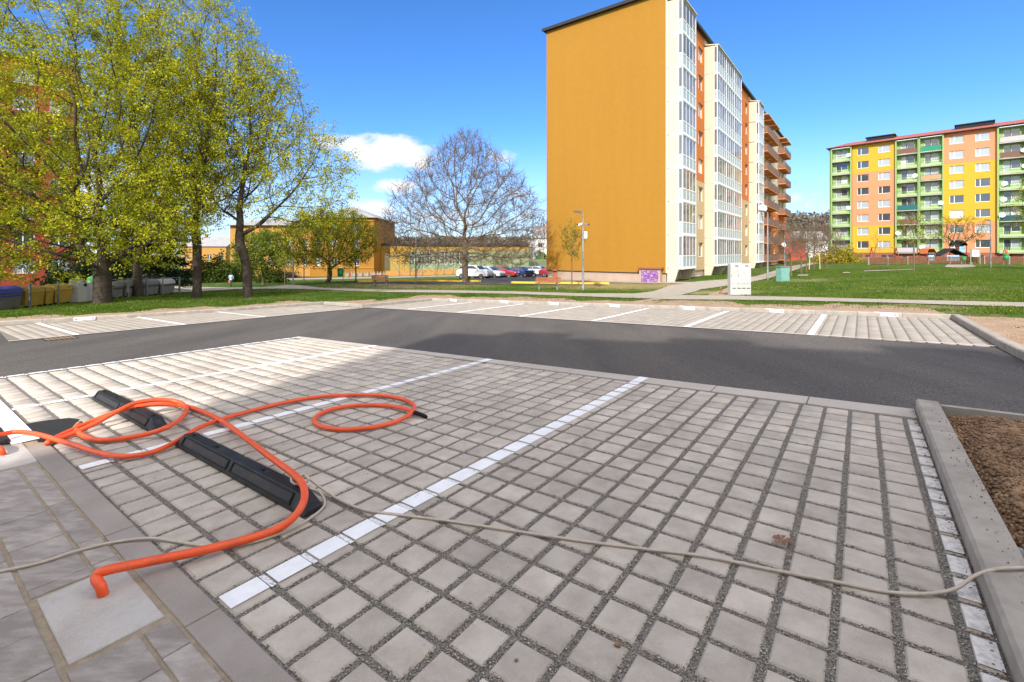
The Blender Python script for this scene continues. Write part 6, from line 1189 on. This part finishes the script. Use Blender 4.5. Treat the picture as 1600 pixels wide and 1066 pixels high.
def conifer(px, Y, hg, w, label, seed):
    r = np.random.default_rng(seed); t = thing('pine_tree', label, 'tree', at(px, Y)); mb = MB(); mb.tube([(0, 0, -.3), (.1, 0, hg*.5), (0, 0, hg)], [.2, .12, .02], 7); trunk = mb
    P = []; zl = hg*.12
    while zl < hg*.98:
        f = 1-zl/hg; rad_ = w/2*(f**.7)*(.8+.4*r.random()); nb = int(6+4*r.random())
        for k in range(nb):
            a = r.random()*6.283; ln = rad_*(.75+.4*r.random()); end = np.array([math.cos(a)*ln, math.sin(a)*ln, zl-ln*.12+.2*r.random()]); mb.tube([(0, 0, zl), end], [.035, .01], 4)
            m_ = int(26+ln*20); s_ = r.random(m_)**.6; Q = np.array([0, 0, zl])+(end-np.array([0, 0, zl]))*s_[:, None]+r.normal(0, .18, (m_, 3))*np.array([1, 1, .6]); P.append(Q)
        zl += .42+.25*r.random()
    mb.build('trunk', M['bark'], t); P = np.vstack(P); V, Fq = quads(P, .15, r, .3, .35); fast('crown', V, Fq, M['darkg'], t); return t
conifer(232, 37, 10.5, 7.0, 'dark pine behind the grey containers, right one', 90); conifer(196, 39, 9.5, 6.5, 'dark pine behind the thick maple trunk', 91); conifer(262, 44, 7.5, 6.0, 'smaller dark conifer left of the forked maple', 92); conifer(130, 42, 7, 5.5, 'dark conifer behind the green bottle bank', 93)
# ---- hills and woods
M['hill'] = pm('hill_ground', (.16, .17, .06), .95, (.11, .12, .05), .02); M['wood'] = leafmat('distant_wood', (.20, .165, .13), (.13, .115, .085), .04, .15); M['wood2'] = leafmat('distant_green', (.16, .17, .05), (.10, .12, .04), .05, .15)
def hill(name, cx_, cy_, rx_, ry_, h_, z0, mat, seed, rot=0):
    m_ = 60; u = np.linspace(-1, 1, m_); U, V_ = np.meshgrid(u, u, indexing='ij'); Z = np.clip(1-(U**2+V_**2), 0, 1)**.8*h_*(.85+.3*vnoise(U*2+3, V_*2+3, 2, seed)); X = cx_+U*rx_*math.cos(rot)-V_*ry_*math.sin(rot); Y = cy_+U*rx_*math.sin(rot)+V_*ry_*math.cos(rot)
    ii = np.arange(m_-1)[:, None]; jj = np.arange(m_-1)[None]; q = np.stack([ii*m_+jj, (ii+1)*m_+jj, (ii+1)*m_+jj+1, ii*m_+jj+1], -1).reshape(-1, 4); P = np.c_[X.ravel(), Y.ravel(), (Z+z0).ravel()]
    fast(name, P, q, mat, smooth=True, kind='structure'); return P
def wood(name, P, n, s_, hg, mat, seed, label=None):
    r = np.random.default_rng(seed); idx = r.integers(0, len(P), n); B = P[idx]+r.normal(0, 3, (n, 3))*np.array([1, 1, 0]); hh_ = hg*(.6+.6*r.random((n, 1))); per = 26
    Q = np.repeat(B, per, 0); u = r.random((n*per, 1)); hr_ = np.repeat(hh_, per, 0); rr_ = hr_*.28*np.sin(np.clip(u, .08, 1)*2.9); a = r.random((n*per, 1))*6.283; Q += np.hstack([np.cos(a)*rr_, np.sin(a)*rr_, hr_*(.12+.88*u)]); V, Fq = quads(Q, s_, r, 0, .5)
    o_ = fast(name, V, Fq, mat, kind='stuff'); return tag(o_, label, 'wood')
h1 = hill('hill', -60, 620, 420, 160, 20, -6, M['hill'], 1); k_ = h1[(h1[:, 2] > 4)]; wood('far_woods', k_, 2600, 1.9, 8, M['wood'], 2, 'brown leafless woods on the far ridge beyond the car park')
h2_ = hill('hill', 190, 300, 120, 70, 20, -3, M['hill'], 3); k_ = h2_[(h2_[:, 2] > -1) & (h2_[:, 1] < 330)]; wood('hillside_woods', k_, 1700, 1.0, 9, M['wood'], 4, 'brown leafless woods on the hill between the two blocks')
wood('tree_belt', np.array([[x, 215+10*math.sin(x), -5] for x in np.linspace(-70, 25, 90)]), 120, .7, 7, M['wood2'], 5, 'belt of olive trees behind the gym and red-roofed houses')
for (px, Y, hg, w, sd, lb) in ((818, 170, 11, 8, 101, 'rusty-brown bare tree above the red-roofed house'), (800, 165, 9, 7, 102, 'brown bare tree left of the red-roofed house'), (845, 120, 4.5, 4, 103, 'green garden tree left of the white house')):
    bush('garden_tree', lb, px, Y, w, hg, 'bud' if sd < 103 else 'shrub', 900, .45, sd, cat_='tree')
h3 = hill('grass_bank', 9, 112, 20, 14, 2.6, -2.8, M['hill'], 7)
# ---- playground
pf = thing('playground_fence', 'long brown picket fence with pale posts before the striped block', 'fence', (0, 0, 0)); fpx = [1357, 1387, 1418, 1450, 1484, 1502, 1518, 1538, 1567, 1577, 1600, 1640, 1690]; fY = [65, 65, 64.5, 64.5, 64, 64, 63.5, 63, 63, 62.5, 62, 61, 60]; FP = [at(x, y) for x, y in zip(fpx, fY)]
M['picket'] = pm('brown_picket', (.20, .085, .05), .8, (.15, .06, .035), 2, rand=0)
for p in FP: mb = MB(); mb.cbox(p.x-.07, p.x+.07, p.y-.07, p.y+.07, p.z-.2, p.z+1.08, .02); mb.build('post', M['path'], pf)
mb = MB(); ra = []
for a, b in zip(FP, FP[1:]):
    n_ = int((b-a).length/.17)
    for i in range(n_):
        p = a.lerp(b, (i+.5)/n_); mb.box(p.x-.055, p.x+.055, p.y-.09, p.y-.06, p.z+.08, p.z+.98+.03*(i % 2))
    q_ = MB()
    for z in (.28, .78): q_.add([(a.x, a.y-.05, a.z+z), (b.x, b.y-.05, b.z+z), (b.x, b.y-.05, b.z+z+.09), (a.x, a.y-.05, a.z+z+.09), (a.x, a.y-.01, a.z+z), (b.x, b.y-.01, b.z+z), (b.x, b.y-.01, b.z+z+.09), (a.x, a.y-.01, a.z+z+.09)], [(0, 1, 2, 3), (7, 6, 5, 4), (3, 2, 6, 7), (0, 4, 5, 1)])
    o_ = q_.build('rail', M['picket'], pf); o_['kind'] = 'stuff'
o_ = mb.build('pickets', M['picket'], pf); o_['kind'] = 'stuff'
M['lblue'] = pm('light_blue_panel', (.26, .52, .68), .5); M['ored'] = pm('orange_red_paint', (.60, .13, .03), .5); M['darkred'] = pm('dark_red_post', (.32, .03, .03), .6)
def tower(px, Y, label, w=2.2, roofm='dark', hz=1.2, top=2.6, tri=True):
    t = thing('play_tower', label, 'play structure', at(px, Y), .0)
    for sx_ in (-1, 1):
        for sy in (-1, 1): mb = MB(); mb.tube([(sx_*w/2, sy*.6, -.2), (sx_*w/2, sy*.6, top)], .06, 6); mb.build('post', M['darkred'], t)
    mb = MB(); mb.box(-w/2, w/2, -.6, .6, hz-.08, hz); mb.build('deck', M['picket'], t); mb = MB(); mb.cbox(-w*.36, w*.3, -.7, -.66, hz+.05, hz+.85, .01); mb.build('panel', M['lblue'], t)
    mb = MB()
    if tri:
        mb.prism([(-w*.75, top-.1), (0, top+.9), (w*.75, top-.1), (w*.75, top-.0), (0, top+1.02), (-w*.75, top)], -.8, .8)
    else:
        mb.prism([(-w*.6, top), (-w*.3, top+.55), (w*.3, top+.55), (w*.6, top), (w*.6, top+.08), (w*.28, top+.66), (-w*.28, top+.66), (-w*.6, top+.08)], -.7, .7)
    mb.build('roof', M[roofm], t); return t
tower(1483, 67, 'playhouse with a black gable roof and light blue panels', 2.6, 'dark', .3, 1.1); tower(1497, 69, 'taller play tower with blue panel and dark curved roof', 1.3, 'dark', 1.5, 2.5, False); tower(1449, 67.5, 'orange play frame with a light blue board', 1.2, 'ored', .35, 1.5, False)
t = thing('swing_frame', 'red swing frame behind the left part of the picket fence', 'swing', at(1381, 68)); a = 1.9
for s_ in (-1, 1):
    for d_ in (-.7, .7): mb = MB(); mb.tube([(s_*a, d_, -.2), (s_*a*.93, 0, 2.35)], .06, 6); mb.build('leg', M['darkred'], t)
mb = MB(); mb.tube([(-a, 0, 2.35), (a, 0, 2.35)], .06, 6); mb.build('crossbar', M['ored'], t)
for x in (-.8, .8):
    mb = MB(); mb.box(x-.22, x+.22, -.1, .1, .5, .54); s2 = mb.build('swing_seat', M['darkred'], t); mb = MB(); mb.tube([(x-.2, 0, .54), (x-.2, 0, 2.3)], .012, 4); s3 = mb.build('chain', M['dsteel'], s2); mb = MB(); mb.tube([(x+.2, 0, .54), (x+.2, 0, 2.3)], .012, 4); mb.build('chain', M['dsteel'], s2)
t = thing('notice_board', 'framed notice board on two posts at the playground', 'sign', at(1524, 62.5))
for x in (-.62, .62): mb = MB(); mb.tube([(x, 0, -.2), (x, 0, 2.0)], .05, 6); mb.build('post', M['path'], t)
mb = MB(); mb.box(-.55, .55, -.04, .04, .95, 1.95); mb.box(-.7, .7, -.1, .1, 1.98, 2.05); mb.build('board', M['path'], t); mb = MB(); mb.box(-.45, .45, -.05, -.042, 1.02, 1.88); mb.build('notice', M['gl3'], t)
t = thing('slide', 'orange slide tube standing behind the right green bin', 'slide', at(1574, 64)); mb = MB(); mb.tube([(-.25, 0, 1.95), (-.05, 0, 1.5), (.1, 0, .6), (.1, 0, -.1)], .14, 8); mb.build('chute', M['ored'], t, True); mb = MB(); mb.tube([(-.3, .2, -.2), (-.3, .2, 1.9)], .05, 6); mb.build('post', M['darkred'], t)
# ---- grass tufts and dandelions
def scatter(n, r, pxr, pyr):
    xs = r.uniform(*pxr, n); ys = r.uniform(*pyr, n); return xs, ys
r2 = np.random.default_rng(5); n = 330000
Yd = 13+42*r2.random(n)**1.35; px_ = r2.uniform(-60, 1660, n); X = (px_-800)/F*Yd
sdd = np.where(inpoly(X, Yd, HW), -1, pdist(X, Yd, HW)); ok = sdd > 1.1+2.2*r2.random(n)**.6
for Pp in RIB: 
    q_ = inpoly(X, Yd, Pp); ok &= ~q_
ok &= r2.random(n) > np.clip(cover(X, Yd)*1.5, 0, .96)
ok &= ~inpoly(X, Yd, np.array([s2w(-1, .3, 0)[:2], s2w(70, .3, 0)[:2], s2w(70, -14, 0)[:2], s2w(-1, -14, 0)[:2]]))
X, Yd = X[ok], Yd[ok]; sdd2 = sdd[ok]; Z = gz(X, Yd); n = len(X); P = np.c_[X, Yd, Z+.05*(1-np.clip((sdd2-1.2)/1.5, 0, 1))]
clump = vnoise(X+500, Yd+500, .9, 9); hgt = (.028+.05*clump)*(.6+.8*r2.random(n)); a = r2.random(n)*6.283; wv = .012+.014*r2.random(n); lean = r2.normal(0, .35, (n, 2))*hgt[:, None]
V = np.stack([P+np.c_[np.cos(a)*wv, np.sin(a)*wv, np.zeros(n)-.01], P-np.c_[np.cos(a)*wv, np.sin(a)*wv, np.zeros(n)+.01], P+np.c_[lean, hgt]], 1).reshape(-1, 3)
M['blade'] = leafmat('grass_blade', (.125, .165, .026), (.06, .12, .014), .55, .3)
o_ = fast('grass', V, np.arange(3*n).reshape(n, 3), M['blade'], kind='stuff')
sel = r2.random(n) < np.where(P[:, 0] > 6, .0035, .0008)*(vnoise(X+500, Yd+500, .25, 12) > .45); V, Fa = octs(P[sel]+np.array([0, 0, .07]), np.full(sel.sum(), .02)); M['dand'] = pm('dandelion', (.75, .55, .02), .8); fast('dandelions', V, Fa, M['dand'], kind='stuff')
